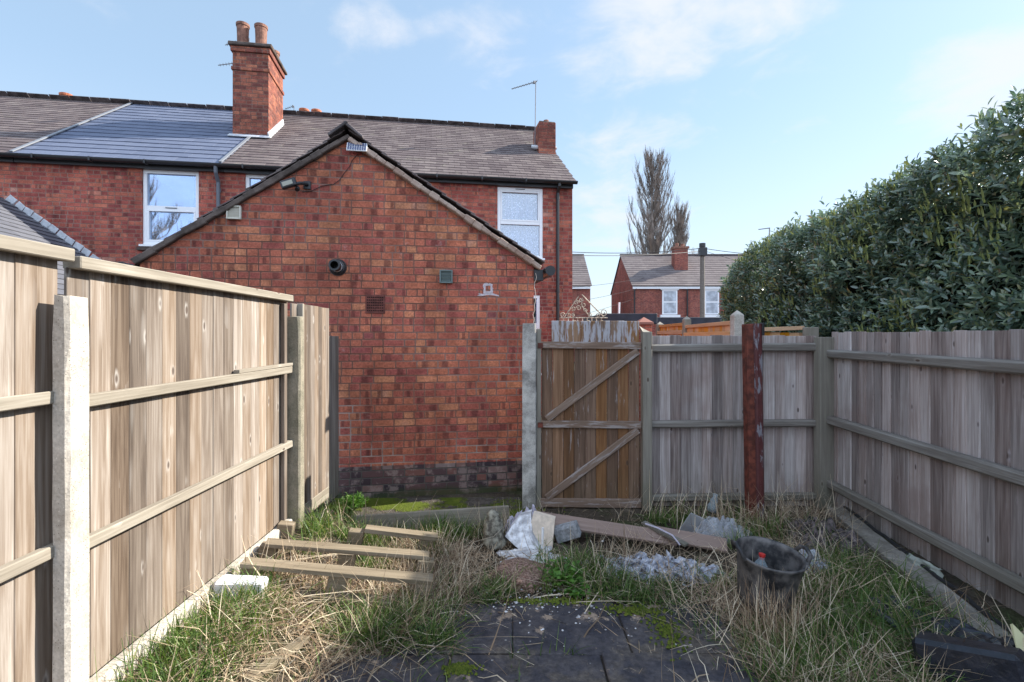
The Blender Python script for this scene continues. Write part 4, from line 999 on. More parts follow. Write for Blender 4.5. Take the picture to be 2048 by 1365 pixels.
for (x0, x1, y, dp, z, lb) in ((2.80, 4.50, 15.5, 4, 2.37, 'low flat-roofed building with a black parapet left of the orange fence'), (5.3, 9.4, 20, 5, 2.42, 'low flat-roofed block with a black parapet below the distant house')):
    g = thing('garage', lb, 'garage', ((x0 + x1) / 2, y, 0)); mb = MB(); mb.box(((x0 + x1) / 2, y + dp / 2, (z - .32) / 2), (x1 - x0 - .06, dp, z - .32)); mb.build('wall', M['brick_far'], g, world=True)
    mb = MB(); mb.box(((x0 + x1) / 2, y + dp / 2, z - .155), (x1 - x0, dp + .06, .33), None, .02); mb.build('parapet', M['blackpaint'], g, world=True)
    if x0 < 3: mb = MB(); mb.tube([(3.4, 15.9, z), (3.41, 15.9, z + .38)], .035, 6); mb.build('vent_pipe', M['white'], g, world=True)

# ------------------------------------------------------------ distant houses
def far_house(label, x0, x1, y, ez, pitch, run, chim, wins, pipes=()):
    o = thing('distant_house', label, 'house', (x0, y, 0)); T = math.tan(pitch)
    mb = MB(); w = x1 - x0; D = 2 * run
    mb.prism([(0, 0), (0, 0), (0, 0)], 0, 0) if False else None
    mb.add([(0, 0, 0), (w, 0, 0), (w, 0, ez), (0, 0, ez), (0, D, 0), (w, D, 0), (w, D, ez), (0, D, ez), (0, run, ez + run * T - .04), (w, run, ez + run * T - .04)],
           [(0, 1, 2, 3), (5, 4, 7, 6), (4, 0, 3, 8, 7), (1, 5, 6, 9, 2)]); mb.build('wall', M['brick_far'], o)
    r = MB(); S = Vector((0, math.cos(pitch), math.sin(pitch))); tiles(r, (-.08, -.2, ez - .02), (1, 0, 0), S, (0, -S.z, S.y), w + .16, (run + .2) / S.y, .5, .30, .02)
    rf = r.build('roof', M['slate_far'], o)
    u = MB(); e = .2; u.add([(-.06, -e, ez - .03), (w + .06, -e, ez - .03), (w + .06, run, ez + (run + e) * T - .04), (-.06, run, ez + (run + e) * T - .04), (w + .06, D + e, ez), (-.06, D + e, ez)], [(0, 1, 2, 3), (3, 2, 4, 5)]); u.build('underlay', M['underlay'], rf)
    r = MB(); r.box((w / 2, run, ez + (run + e) * T + .03), (w + .16, .22, .12), None, .05); r.build('ridge', M['ridge'], rf)
    r = MB(); r.box((w / 2, -.10, ez - .12), (w, .10, .16)); r.build('fascia', M['white'], rf)
    for (cx, cy, cw, cd, zt) in chim:
        c = MB(); c.box((cx, cy, zt / 2 + 2.4), (cw, cd, zt - 4.8)); ch_ = c.build('chimney', M['brick_far'], o); c = MB(); c.box((cx, cy, zt - .05), (cw + .14, cd + .14, .16)); c.lathe((cx - .2, cy, zt + .03), [(.13, 0), (.12, .28)], 12); c.lathe((cx + .2, cy, zt + .03), [(.13, 0), (.12, .22)], 12); c.build('chimney_top', M['terra_dark'], ch_)
    for (a, b, c_, d) in wins:
        m = MB(); m.box(((a + b) / 2, -.03, (c_ + d) / 2), (b - a, .05, d - c_), None, .004); m.box(((a + b) / 2, -.08, c_ - .12), (b - a + .3, .22, .18)); m.box(((a + b) / 2, -.05, d + .09), (b - a + .2, .1, .2)); wn = m.build('window', M['white'], o)
        h = (d - c_)
        m = MB()
        for (z0_, z1_) in ((c_ + .08, c_ + h * .48), (c_ + h * .54, d - .08)): m.box(((a + b) / 2, -.06, (z0_ + z1_) / 2), (b - a - .2, .02, z1_ - z0_))
        m.build('pane', M['far_pane'], wn)
    for xx in pipes: m = MB(); m.tube([(xx, -.08, ez - .1), (xx, -.08, 0)], .05, 6); m.build('downpipe', M['black'], o)
    return o
far_house('distant red brick house with a squat chimney in front of the bare poplars', 7.95, 21, 33, 4.98, rad(35), 3.5, [(3.75, 1.9, .92, .7, 7.85)], [(1.95, 2.95, 3.1, 4.72), (4.75, 5.7, 3.1, 4.72), (7.9, 8.9, 3.1, 4.72)], (.12, 3.6))
far_house('sliver of a distant brick house with slate roof at the right edge of the terrace', -1.0, 5.17, 33, 4.98, rad(35), 3.5, [], [])
p = AT(1539, 456, 34); aerial('tiny distant aerial poking above the far end of the laurel hedge', (p.x, p.y, 5), tuple(p), (p, p + Vector((-.75, 0, -.10))), 5, .15, .04)

# telegraph pole and wires
TP = Vector((9.9, 26, 0)); tp = thing('telegraph_pole', 'wooden telegraph pole standing between the distant house and the hedge', 'pole', tuple(TP))
mb = MB(); mb.tube([TP, TP + Vector((0, 0, 6.4))], .14, 12, r1=.11); mb.build('pole', M['pole'], tp, world=True)
mb = MB(); mb.box(TP + Vector((0, -.05, 6.05)), (.36, .3, .42)); mb.tube([TP + Vector((0, 0, 6.3)), TP + Vector((0, 0, 6.5))], .16, 10); mb.build('cable_box', M['black'], tp, world=True)
def wire(label, a, b, sag, r=.016):
    a = Vector(a); b = Vector(b); mb = MB(); n = 20
    mb.tube([a.lerp(b, t / n) - Vector((0, 0, sag * 4 * (t / n) * (1 - t / n))) for t in range(n + 1)], r, 5)
    tag(mb.build('overhead_wire', M['wire'], loc=tuple(a)), label, 'wire', 'overhead wires from the telegraph pole')
tpt = TP + Vector((0, 0, 6.25))
wire('upper overhead wire from the pole towards the terrace', tpt, (.5, 24, 5.9), .25)
wire('overhead wire just under the uppermost one, running left from the pole', tpt + Vector((0, 0, -.15)), (.5, 18, 4.65), .15, .014)
wire('overhead wire running right from the pole to the hedge', tpt, (19, 27, 6.2), .3)
wire('faint lower wire falling right from the pole box', tpt + Vector((0, 0, -.1)), (16, 24, 4.6), .3, .01)
for k in range(3): wire(('topmost', 'middle', 'lowest')[k] + ' of the three faint service wires crossing the gap between the houses', (1.2, 25, 4.0 - k * .9), (11, 36, 6.2 - .5 * k), .2, .010)

# ------------------------------------------------------------ bare poplars
def poplar(label, x, y, h, rmax, seed, n1=120, lean=0):
    rr = random.Random(seed); o = thing('poplar_tree', label, 'tree', (x, y, 0), group='bare poplars behind the distant house')
    tr = MB(); tr.tube([(x + lean * t * t * h + math.sin(t * 5) * .15, y, h * t * .97) for t in [i / 12 for i in range(13)]], .42, 8, r1=.04); tr.build('trunk', M['bark'], o, world=True)
    V = []; F = []
    def seg(pts, r0, r1):
        n = len(pts)
        for i in range(n - 1):
            a, b = pts[i], pts[i + 1]; d = (b - a); s = d.cross(Vector((rr.uniform(-1, 1), rr.uniform(-1, 1), .3))).normalized(); s2 = d.cross(s).normalized()
            ra = r0 + (r1 - r0) * i / (n - 1); rb = r0 + (r1 - r0) * (i + 1) / (n - 1)
            for q in (s, s2):
                k = len(V); V.extend([a - q * ra, a + q * ra, b + q * rb, b - q * rb]); F.append((k, k + 1, k + 2, k + 3))
    for i in range(n1):
        t = .10 + .85 * (i / n1) ** .9; z0 = h * t; az = rr.uniform(0, 2 * PI)
        prof = rmax * (1 - max(0, (t - .38) / .66) ** 1.5 * .93) * (rr.uniform(.15, 1.05)) * min(1, .5 + t * 2)
        ln = min(h * rr.uniform(.14, .26) * (1.25 - .6 * t), (h * 1.0 - z0) * 1.02 + .5)
        base = Vector((x + lean * t * t * h, y, z0)); pts = []
        for k in range(7):
            s_ = k / 6; rad_ = prof * (1 - (1 - s_) ** 2) ; pts.append(base + Vector((math.cos(az) * rad_ + rr.uniform(-.08, .08), math.sin(az) * rad_, ln * s_ ** 1.15)))
        seg(pts, .07 * (1.2 - t), .02)
        for j in range(30):
            s_ = rr.uniform(.1, 1); k = min(5, int(s_ * 6)); p = pts[k].lerp(pts[k + 1], s_ * 6 - k); a2 = az + rr.gauss(0, 1.1); l2 = rr.uniform(.5, 1.7) * (1.15 - .5 * t)
            q1 = p + Vector((math.cos(a2) * .22, math.sin(a2) * .22, .42)) * l2; q2 = q1 + Vector((math.cos(a2) * .08 + rr.uniform(-.12, .12), math.sin(a2) * .08, .6)) * l2
            seg([p, q1, q2], .020, .008)
            if j % 2 == 0:
                a3 = a2 + rr.uniform(-1, 1); seg([q1, q1 + Vector((math.cos(a3) * .25, math.sin(a3) * .25, .45)) * l2 * .8], .010, .005)
    npmesh('crown', np.array([tuple(v) for v in V]), np.array(F), M['bark'], o, loc=(x, y, 0))
poplar('taller of the two bare poplars behind the distant house, left one', 16.9, 60, 22.8, 3.7, 3, 190)
poplar('shorter bare poplar to the right of the tall one behind the distant house', 20.4, 61, 16.6, 2.5, 5, 110)
tr_n = 'bare tree standing beyond the garden, mirrored in the left bedroom window'
poplar(tr_n, -17.5, -16, 12.5, 5.5, 9, 110)
for o_ in bpy.data.objects:
    if o_.get('label') == tr_n: o_.name = 'bare_tree'; del o_['group']

# ------------------------------------------------------------ leaf clouds
def norm(a): return a / np.maximum(np.linalg.norm(a, axis=-1, keepdims=True), 1e-9)
LT_V = np.array([(0, 0, 0), (.28, .42, .06), (.28, 0, 0), (.28, -.42, .06), (.68, .40, .05), (.70, 0, -.02), (.68, -.40, .05), (1, 0, -.10)])
LT_F = np.array([(0, 2, 1), (0, 3, 2), (1, 2, 4), (2, 5, 4), (2, 3, 5), (3, 6, 5), (4, 5, 7), (5, 6, 7)])
def leaves(P, D, Nn, Ln, Wd, tv=LT_V, tf=LT_F):
    """P base, D direction, Nn approx normal, lengths, widths"""
    D = norm(D); S = norm(np.cross(Nn, D)); Nn = np.cross(D, S)
    V = P[:, None, :] + D[:, None, :] * (tv[None, :, 0:1] * Ln[:, None, None]) + S[:, None, :] * (tv[None, :, 1:2] * Wd[:, None, None]) + Nn[:, None, :] * (tv[None, :, 2:3] * Ln[:, None, None])
    n = len(P); F = tf[None] + (np.arange(n) * len(tv))[:, None, None]
    return V.reshape(-1, 3), F.reshape(-1, tf.shape[1])
HX0, HX1, HY0, HY1 = 3.42, 5.0, -.6, 8.75
def htop(y): return 3.16 - .10 * np.clip((y - 5) / 1.5, 0, 1) - 1.0 * np.clip((y - 6.4) / 2.5, 0, 1) ** 1.6 + .035 * np.clip(5 - y, 0, 3)
def hsurf(n):
    """random points on the clipped hedge: garden face, crown, far end"""
    k = NR.choice(4, n, p=(.56, .13, .19, .12)); y = NR.uniform(HY0, HY1, n); t = NR.rand(n); T = htop(y)
    P = np.zeros((n, 3)); Nn = np.zeros((n, 3)); rr = .45
    f = k == 0; P[f] = np.c_[np.full(f.sum(), HX0), y[f], 1.0 + (T[f] - rr * .6 - 1.0) * t[f]]; Nn[f] = (-1, 0, .12)
    c = k == 1; a = t[c] * PI / 2; P[c] = np.c_[HX0 + rr * (1 - np.cos(a)), y[c], T[c] - rr * .6 + rr * .6 * np.sin(a)]; Nn[c] = np.c_[-np.cos(a), 0 * a, np.sin(a)]
    g = k == 2; P[g] = np.c_[HX0 + rr + (HX1 - HX0 - rr) * t[g], y[g], T[g]]; Nn[g] = (0, 0, 1)
    e = k == 3; ye = HY1; P[e] = np.c_[HX0 + (HX1 - HX0) * NR.rand(e.sum()), np.full(e.sum(), ye), 1.0 + (htop(np.full(e.sum(), ye)) - 1.0) * t[e]]; Nn[e] = (0, 1, .1)
    # far end rounded off
    P[:, 0] += .5 * np.clip((P[:, 1] - 7.6) / 1.2, 0, 1) ** 2
    lump = np.array([mnoise.noise(Vector((p[0] * 1.1, p[1] * 1.5, p[2] * 1.5))) * .16 + mnoise.noise(Vector((p[0] * 3, p[1] * 3.6, p[2] * 3.6 + 7))) * .09 for p in P])
    return P + norm(Nn) * lump[:, None], norm(Nn)
hedge = thing('laurel_hedge', 'tall clipped cherry laurel hedge of glossy dark leaves behind the right fence', 'hedge', (4.2, 4, 0))
NS, K = 11500, 9
P, Nn = hsurf(NS); depth = NR.rand(NS) ** 2 * .22
P = P - Nn * depth[:, None]
sdv = norm(Nn * .75 + np.array([0, 0, .75]) + NR.normal(0, .33, (NS, 3)))
sln = NR.uniform(.08, .18, NS) + (NR.rand(NS) < .06) * (Nn[:, 2] > .5) * NR.uniform(.0, .16, NS)
ax1 = norm(np.cross(sdv, np.array([.3, .2, .9]))); ax2 = np.cross(sdv, ax1)
k = np.arange(K)[None, :]; ph = NR.uniform(0, 6.28, (NS, 1)) + k * 2.4; frac = (k + .4) / K
base = P[:, None] + sdv[:, None] * (sln[:, None, None] * frac[..., None])
radial = ax1[:, None] * np.cos(ph)[..., None] + ax2[:, None] * np.sin(ph)[..., None]
open_ = (1.25 - .75 * frac)[..., None]
Dl = sdv[:, None] * .75 + radial * open_ + np.array([0, 0, -.12]) + NR.normal(0, .12, (NS, K, 3))
Nl = sdv[:, None] * 1.0 - radial * .55 + NR.normal(0, .15, (NS, K, 3))
ll = (np.clip(NR.normal(.080, .017, (NS, K)), .04, .125) * (1.0 - .25 * frac)).ravel(); lw = ll * NR.uniform(.30, .42, ll.shape)
V, F = leaves(base.reshape(-1, 3), Dl.reshape(-1, 3), norm(Nl.reshape(-1, 3)), ll, lw)
npmesh('foliage', V, F, M['laurel'], hedge, True, (4.2, 4, 0))
# upright flower spikes in loose drifts
P, Nn = hsurf(8500); keep = np.array([mnoise.noise(Vector((p[1] * 1.3, p[2] * 2.2, p[0]))) > .05 for p in P]) & (Nn[:, 2] < .9)
P = P[keep] + Nn[keep] * .05; mbv = []; mbf = []
n = len(P); D = norm(np.array([0, 0, 1.0]) + NR.normal(0, .16, (n, 3)) + Nn[keep] * .25); L = NR.uniform(.05, .10, n)
q4 = np.array([(0, .5, 0), (.5, .75, 0), (1, .12, 0), (1, -.12, 0), (.5, -.75, 0), (0, -.5, 0)]); f4 = np.array([(0, 1, 4, 5), (1, 2, 3, 4)])
Va, Fa = leaves(P, D, np.tile((1.0, .1, 0), (n, 1)), L, np.full(n, .013), q4, f4); Vb, Fb = leaves(P, D, np.tile((.1, 1.0, 0), (n, 1)), L, np.full(n, .013), q4, f4)
npmesh('blossom_spikes', np.r_[Va, Vb], np.r_[Fa, Fb + len(Va)], M['blossom'], hedge, loc=(4.2, 4, 0))
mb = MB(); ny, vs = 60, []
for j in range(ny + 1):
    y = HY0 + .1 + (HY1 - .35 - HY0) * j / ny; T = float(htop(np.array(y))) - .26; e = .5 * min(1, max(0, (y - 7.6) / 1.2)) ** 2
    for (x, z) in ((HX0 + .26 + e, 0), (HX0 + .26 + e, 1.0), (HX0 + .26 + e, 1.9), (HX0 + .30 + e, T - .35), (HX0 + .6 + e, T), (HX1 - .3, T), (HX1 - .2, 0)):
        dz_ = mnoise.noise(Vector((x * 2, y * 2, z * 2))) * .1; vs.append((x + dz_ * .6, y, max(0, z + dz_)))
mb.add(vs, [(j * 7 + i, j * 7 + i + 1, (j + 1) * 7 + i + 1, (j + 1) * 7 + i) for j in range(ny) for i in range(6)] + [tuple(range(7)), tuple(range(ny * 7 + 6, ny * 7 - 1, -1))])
mb.build('light_block_core', M['laurel_core'], hedge, world=True)  # solid dark core added behind the leaves to block light

# ------------------------------------------------------------ clutter on the ground
# broken pallet leaning from the fence foot down to the right
pa = Vector((-1.60, 2.97, .335)); pb = Vector((-.50, 3.13, .155)); PX = (pb - pa).normalized(); PY = Vector((-.13, 1, .015)); PY = (PY - PX * PY.dot(PX)).normalized(); PZ = PX.cross(PY)
PM = Matrix((PX, PY, PZ)).transposed(); pl = thing('broken_pallet', 'broken wooden pallet lying in the grass against the foot of the left fence', 'pallet', (-1.05, 3.4, .1))
def PP(x, y, z): return pa + PX * x + PY * y + PZ * z
for (y, x0, x1, w) in ((0, 0, 1.13, .095), (.30, .04, 1.10, .085), (.66, .62, 1.16, .10)):
    mb = MB(); mb.box(PP((x0 + x1) / 2, y, 0), (x1 - x0, w, .028), PM @ Matrix.Rotation({0: .0, .30: .045, .66: -.03}[y], 3, 'Z') @ Matrix.Rotation({0: 0, .30: .02, .66: -.03}[y], 3, 'X'), .002, .003); mb.build('slat', M['wood_pallet'], pl, world=True)
for y in (0, .30, .66):
    for x in (.06, .56, 1.08):
        mb = MB(); mb.box(PP(x, y + .005, -.065), (.11, .08, .10), PM, .004, .002); mb.build('block', M['wood_pallet'], pl, world=True)
for y in (.0, .66):
    mb = MB(); mb.box(PP(.62, y - .05, -.127), (1.05, .085, .02), PM, .002, .003); mb.build('bottom_slat', M['wood_pallet'], pl, world=True)
mb = MB(); a = (-1.09, 2.64, .085); b = (-1.20, 2.25, .125); mb.bar(a, b, .055, .03, ch=.003); tag(mb.build('loose_batten', M['wood_pallet'], loc=a), 'short pale timber batten lying on the ground beside the dark paving, bottom left', 'batten')
# half buried white block
tx, ty, tz = -1.53, 2.84, terr(-1.53, 2.84); mb = MB(); Mx = Matrix.Rotation(rad(10), 3, 'Z') @ Matrix.Rotation(rad(5), 3, 'Y')
mb.box((tx, ty, tz + .03), (.26, .10, .12), Mx, .012, .012); tag(mb.build('polystyrene_block', M['tray'], loc=(tx, ty, tz)), 'chipped white polystyrene block half buried in dry grass by the left end of the pallet', 'block')
def rock(name, label, cat, c, size, mat, seed, rough=.25, sub=3, rz=0, squash=None):
    import bmesh
    bm = bmesh.new(); bmesh.ops.create_icosphere(bm, subdivisions=sub, radius=1)
    for v in bm.verts:
        p = v.co.copy(); d = 1 + rough * mnoise.noise(p * 1.6 + Vector((seed, 0, 0))) + rough * .5 * mnoise.noise(p * 4 + Vector((0, seed, 0)))
        if squash: p = Vector([math.copysign(abs(q) ** squash, q) for q in p])
        q = Vector((p.x * size[0], p.y * size[1], p.z * size[2])) * d; v.co = Matrix.Rotation(rz, 3, 'Z') @ q
    me = bpy.data.meshes.new(name); bm.to_mesh(me); bm.free(); me.materials.append(mat)
    o = bpy.data.objects.new(name, me); COL.objects.link(o); o.location = c
    return tag(o, label, cat)
c = G(990, 1090, .02)
import bmesh
mb = MB(); prof = [(.085, 0), (.095, .04), (.078, .09), (.085, .12), (.062, .165), (.07, .19), (.045, .225), (.05, .25), (.018, .275), (.0, .28)]
vs = []; n = 20
for i, (r, z) in enumerate(prof):
    for k in range(n):
        a = 2 * PI * k / n; d = 1 + .28 * mnoise.noise(Vector((math.cos(a) * 2, math.sin(a) * 2, z * 16))); vs.append((c[0] + math.cos(a) * r * d - .02 * z / .28 * 1.0, c[1] + math.sin(a) * r * d, c[2] + z + .01 * mnoise.noise(Vector((a, z * 9, 3)))))
mb.add(vs, [(i * n + k, i * n + (k + 1) % n, (i + 1) * n + (k + 1) % n, (i + 1) * n + k) for i in range(len(prof) - 1) for k in range(n)])
tag(mb.build('stone_ornament', M['stone'], loc=c, smooth=True), 'small weathered upright stone ornament like a knobbly figure beside the broken plaster', 'ornament')
# broken plaster lumps
def shard(nm, label, cat, poly, d, th, mat, face=None, lean=.3, cat2=None):
    """irregular slab: pixel outline turned into a leaning slab standing at depth d"""
    base = Vector(((sum(p[0] for p in poly) / len(poly) - 1024) / 1000 * d, d, .02)); pts = []
    for (px, py) in poly:
        q = AT(px, py, d); z = max(q.z, .0); pts.append(Vector((q.x, d + z * lean, z)))
    n = len(pts); bk = [p + Vector((.01, th, .008)) for p in pts]
    m = MB(); m.add([tuple(p) for p in pts + bk], [tuple(range(n)), tuple(range(2 * n - 1, n - 1, -1))] + [(i, i + n, (i + 1) % n + n, (i + 1) % n) for i in range(n)])
    return m.build(nm, mat, loc=tuple(base)), m
o, _ = shard('plasterboard_chunk', '', '', [(1052, 1096), (1086, 1112), (1104, 1102), (1112, 1048), (1068, 1038), (1060, 1062)][::-1], 3.93, .05, M['plaster_face'], lean=.5)
tag(o, 'cream-faced broken plasterboard chunk leaning on the white plaster shard below the gate', 'rubble')
o, _ = shard('plaster_shard', '', '', [(1010, 1082), (1030, 1096), (1050, 1108), (1084, 1118), (1066, 1078), (1064, 1046), (1040, 1052), (1022, 1068)][::-1], 3.86, .07, M['plaster'], lean=.9)
tag(o, 'jagged white plaster shard lying against the cream chunk, on its left', 'rubble')
pc = G(1052, 1100, 0)
rock('plaster_spill', 'low flat spill of crumbly white plaster in front of the jagged shard', 'rubble', (pc[0] + .03, pc[1] - .12, .005), (.20, .16, .035), M['plaster'], 8.1, .7, 4)
rock('brick_lump', 'small reddish broken brick lump behind the plaster shard', 'rubble', (pc[0] + .16, pc[1] + .16, .04), (.07, .05, .05), M['sand'], 1.1, .3, 3, .5, .6)
c = G(1045, 1165, 0); rock('sand_mound', 'small low mound of reddish sand in the middle of the yard', 'sand', (c[0], c[1] + .08, 0), (.21, .22, .075), M['sand'], 2.2, .3, 4)
# grey block
c = G(1135, 1085, 0); mb = MB(); Mx = Matrix.Rotation(rad(-22), 3, 'Y') @ Matrix.Rotation(rad(-14), 3, 'Z'); mb.box((c[0], c[1], .09), (.20, .09, .11), Mx, .006, .004); tag(mb.build('concrete_block', M['block'], loc=(c[0], c[1], .03)), 'grey concrete block tilted in the grass beside the plaster chunk', 'block')
# brown planks
def plank(lb, p0, p1, w, t, roll=.0, mat='wood_brown'):
    mb = MB(); up = Vector((0, -math.sin(roll), math.cos(roll))); mb.bar(p0, p1, w, t, up, .002, .0015); c = (Vector(p0) + Vector(p1)) / 2
    return tag(mb.build('plank', M[mat], loc=tuple(c)), lb, 'plank', 'brown planks below the gate')
plank('longest brown plank, lying below the gate from the plastic bag rightwards', (.15, 4.24, .15), (1.30, 3.95, .075), .13, .022, .5)
plank('shorter brown plank at the right end of the plank pile', (1.12, 4.02, .105), (1.66, 3.86, .06), .13, .022, .45)
plank('narrow dark broken strip crossing the two brown planks', (1.08, 4.12, .145), (1.32, 3.78, .10), .05, .02, .1, 'pallet' if False else 'rail_shade')
mb = MB(); mb.tube([(1.08, 4.05, .16), (1.16, 3.97, .155), (1.24, 3.86, .14), (1.27, 3.78, .10)], .006, 5); tag(mb.build('white_strip', M['bag'], loc=(1.17, 3.95, .15)), 'twisted white plastic strip lying across the brown planks', 'strip')
mb = MB(); mb.tube([(.235, 3.86, -.02), (.237, 3.86, .20)], .009, 8); tag(mb.build('white_peg', M['white'], loc=(.235, 3.86, 0)), 'thin white plastic peg upright by the plaster heap', 'peg')
def crumple(nm, lb, cat, c, rx, ry, h, mat, seed, n=26, spike=1.0):
    vs = []
    for j in range(n + 1):
        for i in range(n + 1):
            u = i / n * 2 - 1; v = j / n * 2 - 1; r = math.hypot(u, v); e = max(0, 1 - r ** 2.2) ** .6 if r < 1 else 0
            q = Vector((u * 2.2 + seed, v * 2.2, seed)); d1 = mnoise.noise(q * 1.2); d2 = abs(mnoise.noise(q * 1.7)); d3 = mnoise.noise(q * 6)
            x = u * rx * (1 + .25 * d1) + .02 * d3; y = v * ry * (1 + .2 * mnoise.noise(q + Vector((5, 5, 5))))
            z = h * e * (.45 + 1.1 * d2 * spike + .25 * d1) + .012 * d3 + .004
            vs.append((c[0] + x, c[1] + y, c[2] + max(z, .003)))
    mb = MB(); mb.add(vs, [(j * (n + 1) + i, j * (n + 1) + i + 1, (j + 1) * (n + 1) + i + 1, (j + 1) * (n + 1) + i) for j in range(n) for i in range(n)
        if math.hypot((i + .5) / n * 2 - 1, (j + .5) / n * 2 - 1) < 1.02])
    return tag(mb.build(nm, mat, loc=tuple(c), smooth=True), lb, cat)
crumple('plastic_bag', 'crumpled pale lilac plastic bag at the left end of the brown plank', 'bag', (.13, 4.24, .02), .17, .12, .20, M['bag'], 3.3, 40, .8)
crumple('clear_plastic_bag', 'crumpled clear plastic wrapping by the foot of the back fence', 'bag', (1.72, 4.10, .03), .23, .14, .17, M['bag_clear'], 9.1, 34, 1.0)
mb = MB(); Mx = Matrix.Rotation(rad(24), 3, 'Y') @ Matrix.Rotation(rad(20), 3, 'X'); mb.box((1.52, 4.18, .10), (.16, .012, .19), Mx, .003); tag(mb.build('clear_plastic_sheet', M['bag_clear'], loc=(1.52, 4.18, .02)), 'stiff clear plastic piece standing at the left of the clear wrapping', 'plastic sheet')
mb = MB(); mb.lathe((1.80, 4.5, .10), [(.0, 0), (.04, .0), (.045, .05), (.03, .08), (.036, .10), (.018, .13), (.02, .16), (.0, .165)], 12, Matrix.Rotation(rad(12), 3, 'Y'), .1); tag(mb.build('crushed_bottle', M['bottle'], loc=(1.80, 4.5, .1), smooth=True), 'crushed clear plastic bottle at the foot of the back fence', 'bottle')
mb = MB()   # torn fibre scraps: many thin ragged flakes in one loose spill
for i in range(420):
    u, v = R.gauss(0, .42), R.gauss(0, .42); x, y = 1.04 + u * .42 + v * .05, 3.60 + v * .20 - u * .09; z = terr(x, y) + R.uniform(.004, .05) * max(.2, 1 - u * u - v * v)
    s_ = R.uniform(.012, .045); a = R.uniform(0, 6.28); tx_, ty_ = R.gauss(0, .45), R.gauss(0, .45); k = R.randint(4, 7)
    P_ = [(x + math.cos(a + 6.28 * q / k) * s_ * R.uniform(.5, 1.3), y + math.sin(a + 6.28 * q / k) * s_ * R.uniform(.5, 1.2)) for q in range(k)]
    P_ = [(p, q, z + (p - x) * tx_ + (q - y) * ty_) for p, q in P_]
    mb.add(P_ + [(p, q, w - .006) for p, q, w in P_], [tuple(range(k)), tuple(range(2 * k - 1, k - 1, -1))] + [(q, q + k, (q + 1) % k + k, (q + 1) % k) for q in range(k)])
tag(mb.build('insulation_scraps', M['rubble'], loc=(1.04, 3.6, 0)), kind='stuff')
crumple('fibre_scraps', 'smaller patch of pale fibre scraps in the grass behind the bucket', 'insulation', (2.02, 3.62, .04), .30, .20, .07, M['rubble'], 15.5, 36, 1.4)
crumple('earth_spoil', 'low dark heap of soil and bits in the corner by the right fence', 'soil heap', (2.48, 4.0, .03), .26, .42, .14, plain('spoil', (.055, .045, .045), .95, nscale=24, namt=.5, bumpd=.02, col2=(.16, .13, .13)), 25.5, 36, 1.2)
# flexible bucket
bc = G(1527, 1205, .08); bk = thing('flexible_bucket', 'dusty black rubber bucket in the tall dry grass before the red steel post', 'bucket', bc)
mb = MB(); Mx = Matrix.Rotation(rad(7), 3, 'X') @ Matrix.Rotation(rad(4), 3, 'Y')
mb.lathe(bc, [(.0, .0), (.135, .0), (.145, .02), (.162, .14), (.182, .29), (.194, .305), (.196, .315), (.183, .315), (.174, .29), (.155, .14), (.135, .03), (.0, .03)], 36, Mx, .012); mb.build('tub', M['tub'], bk, world=True, smooth=True)
for s in (-1, 1):
    mb = MB(); b0 = Vector(bc); mb.tube([b0 + Mx @ Vector((s * .182, -.07, .300)), b0 + Mx @ Vector((s * .205, -.05, .345)), b0 + Mx @ Vector((s * .21, 0, .36)), b0 + Mx @ Vector((s * .205, .05, .345)), b0 + Mx @ Vector((s * .182, .07, .300))], .013, 8); mb.build('handle', M['tub'], bk, world=True, smooth=True)
sb = thing('spray_bottle', 'clear bottle with a red cap standing in the black bucket', 'bottle', (bc[0] - .0, bc[1], .08))
mb = MB(); o0 = Vector(bc) + Vector((-.05, -.02, .07)); Ml = Matrix.Rotation(rad(8), 3, 'Y'); mb.lathe(o0, [(0, 0), (.05, 0), (.055, .02), (.055, .13), (.03, .18), (.016, .20), (.016, .215)], 16, Ml); mb.build('bottle_body', M['bottle'], sb, world=True, smooth=True)
mb = MB(); mb.lathe(o0 + Ml @ Vector((0, 0, .20)), [(.014, 0), (.014, .02), (.019, .022), (.019, .034), (0, .036)], 14, Ml); mb.build('cap', M['red'], sb, world=True)
# cloth caught on the edging, black sheeting and pipe in the near right corner
def sheet(nm, lb, cat, O, A, B, mat, amp, seed, n=20, kind=None, th=0):
    vs = []; O, A, B = Vector(O), Vector(A), Vector(B); Nn = A.cross(B).normalized()
    for j in range(n + 1):
        for i in range(n + 1):
            u, v = i / n, j / n; q = Vector((u * 3 + seed, v * 3, seed)); p = O + A * u + B * v + Nn * (mnoise.noise(q) * amp + abs(mnoise.noise(q * 2.3)) * amp * .7); 
            e = .04 * mnoise.noise(q * 3); p += A * e * (1 if i in (0, n) else 0) + B * e * (1 if j in (0, n) else 0); vs.append(tuple(p))
    mb = MB(); mb.add(vs, [(j * (n + 1) + i, j * (n + 1) + i + 1, (j + 1) * (n + 1) + i + 1, (j + 1) * (n + 1) + i) for j in range(n) for i in range(n)])
    return tag(mb.build(nm, mat, loc=tuple(O), smooth=True), lb, cat)
sheet('cloth_scrap', 'grey-green scrap of cloth hanging over the edging at the right fence', 'cloth', (2.86, 3.30, .13), (-.03, .26, .0), (-.07, -.05, -.09), M['cloth'], .045, 2)
sheet('black_sheeting', 'crumpled strip of black plastic sheeting lying in the grass near the right fence', 'plastic sheet', (2.02, 2.95, .05), (.30, -.75, .02), (.24, .10, .05), M['black_sheet'], .07, 6, 30)
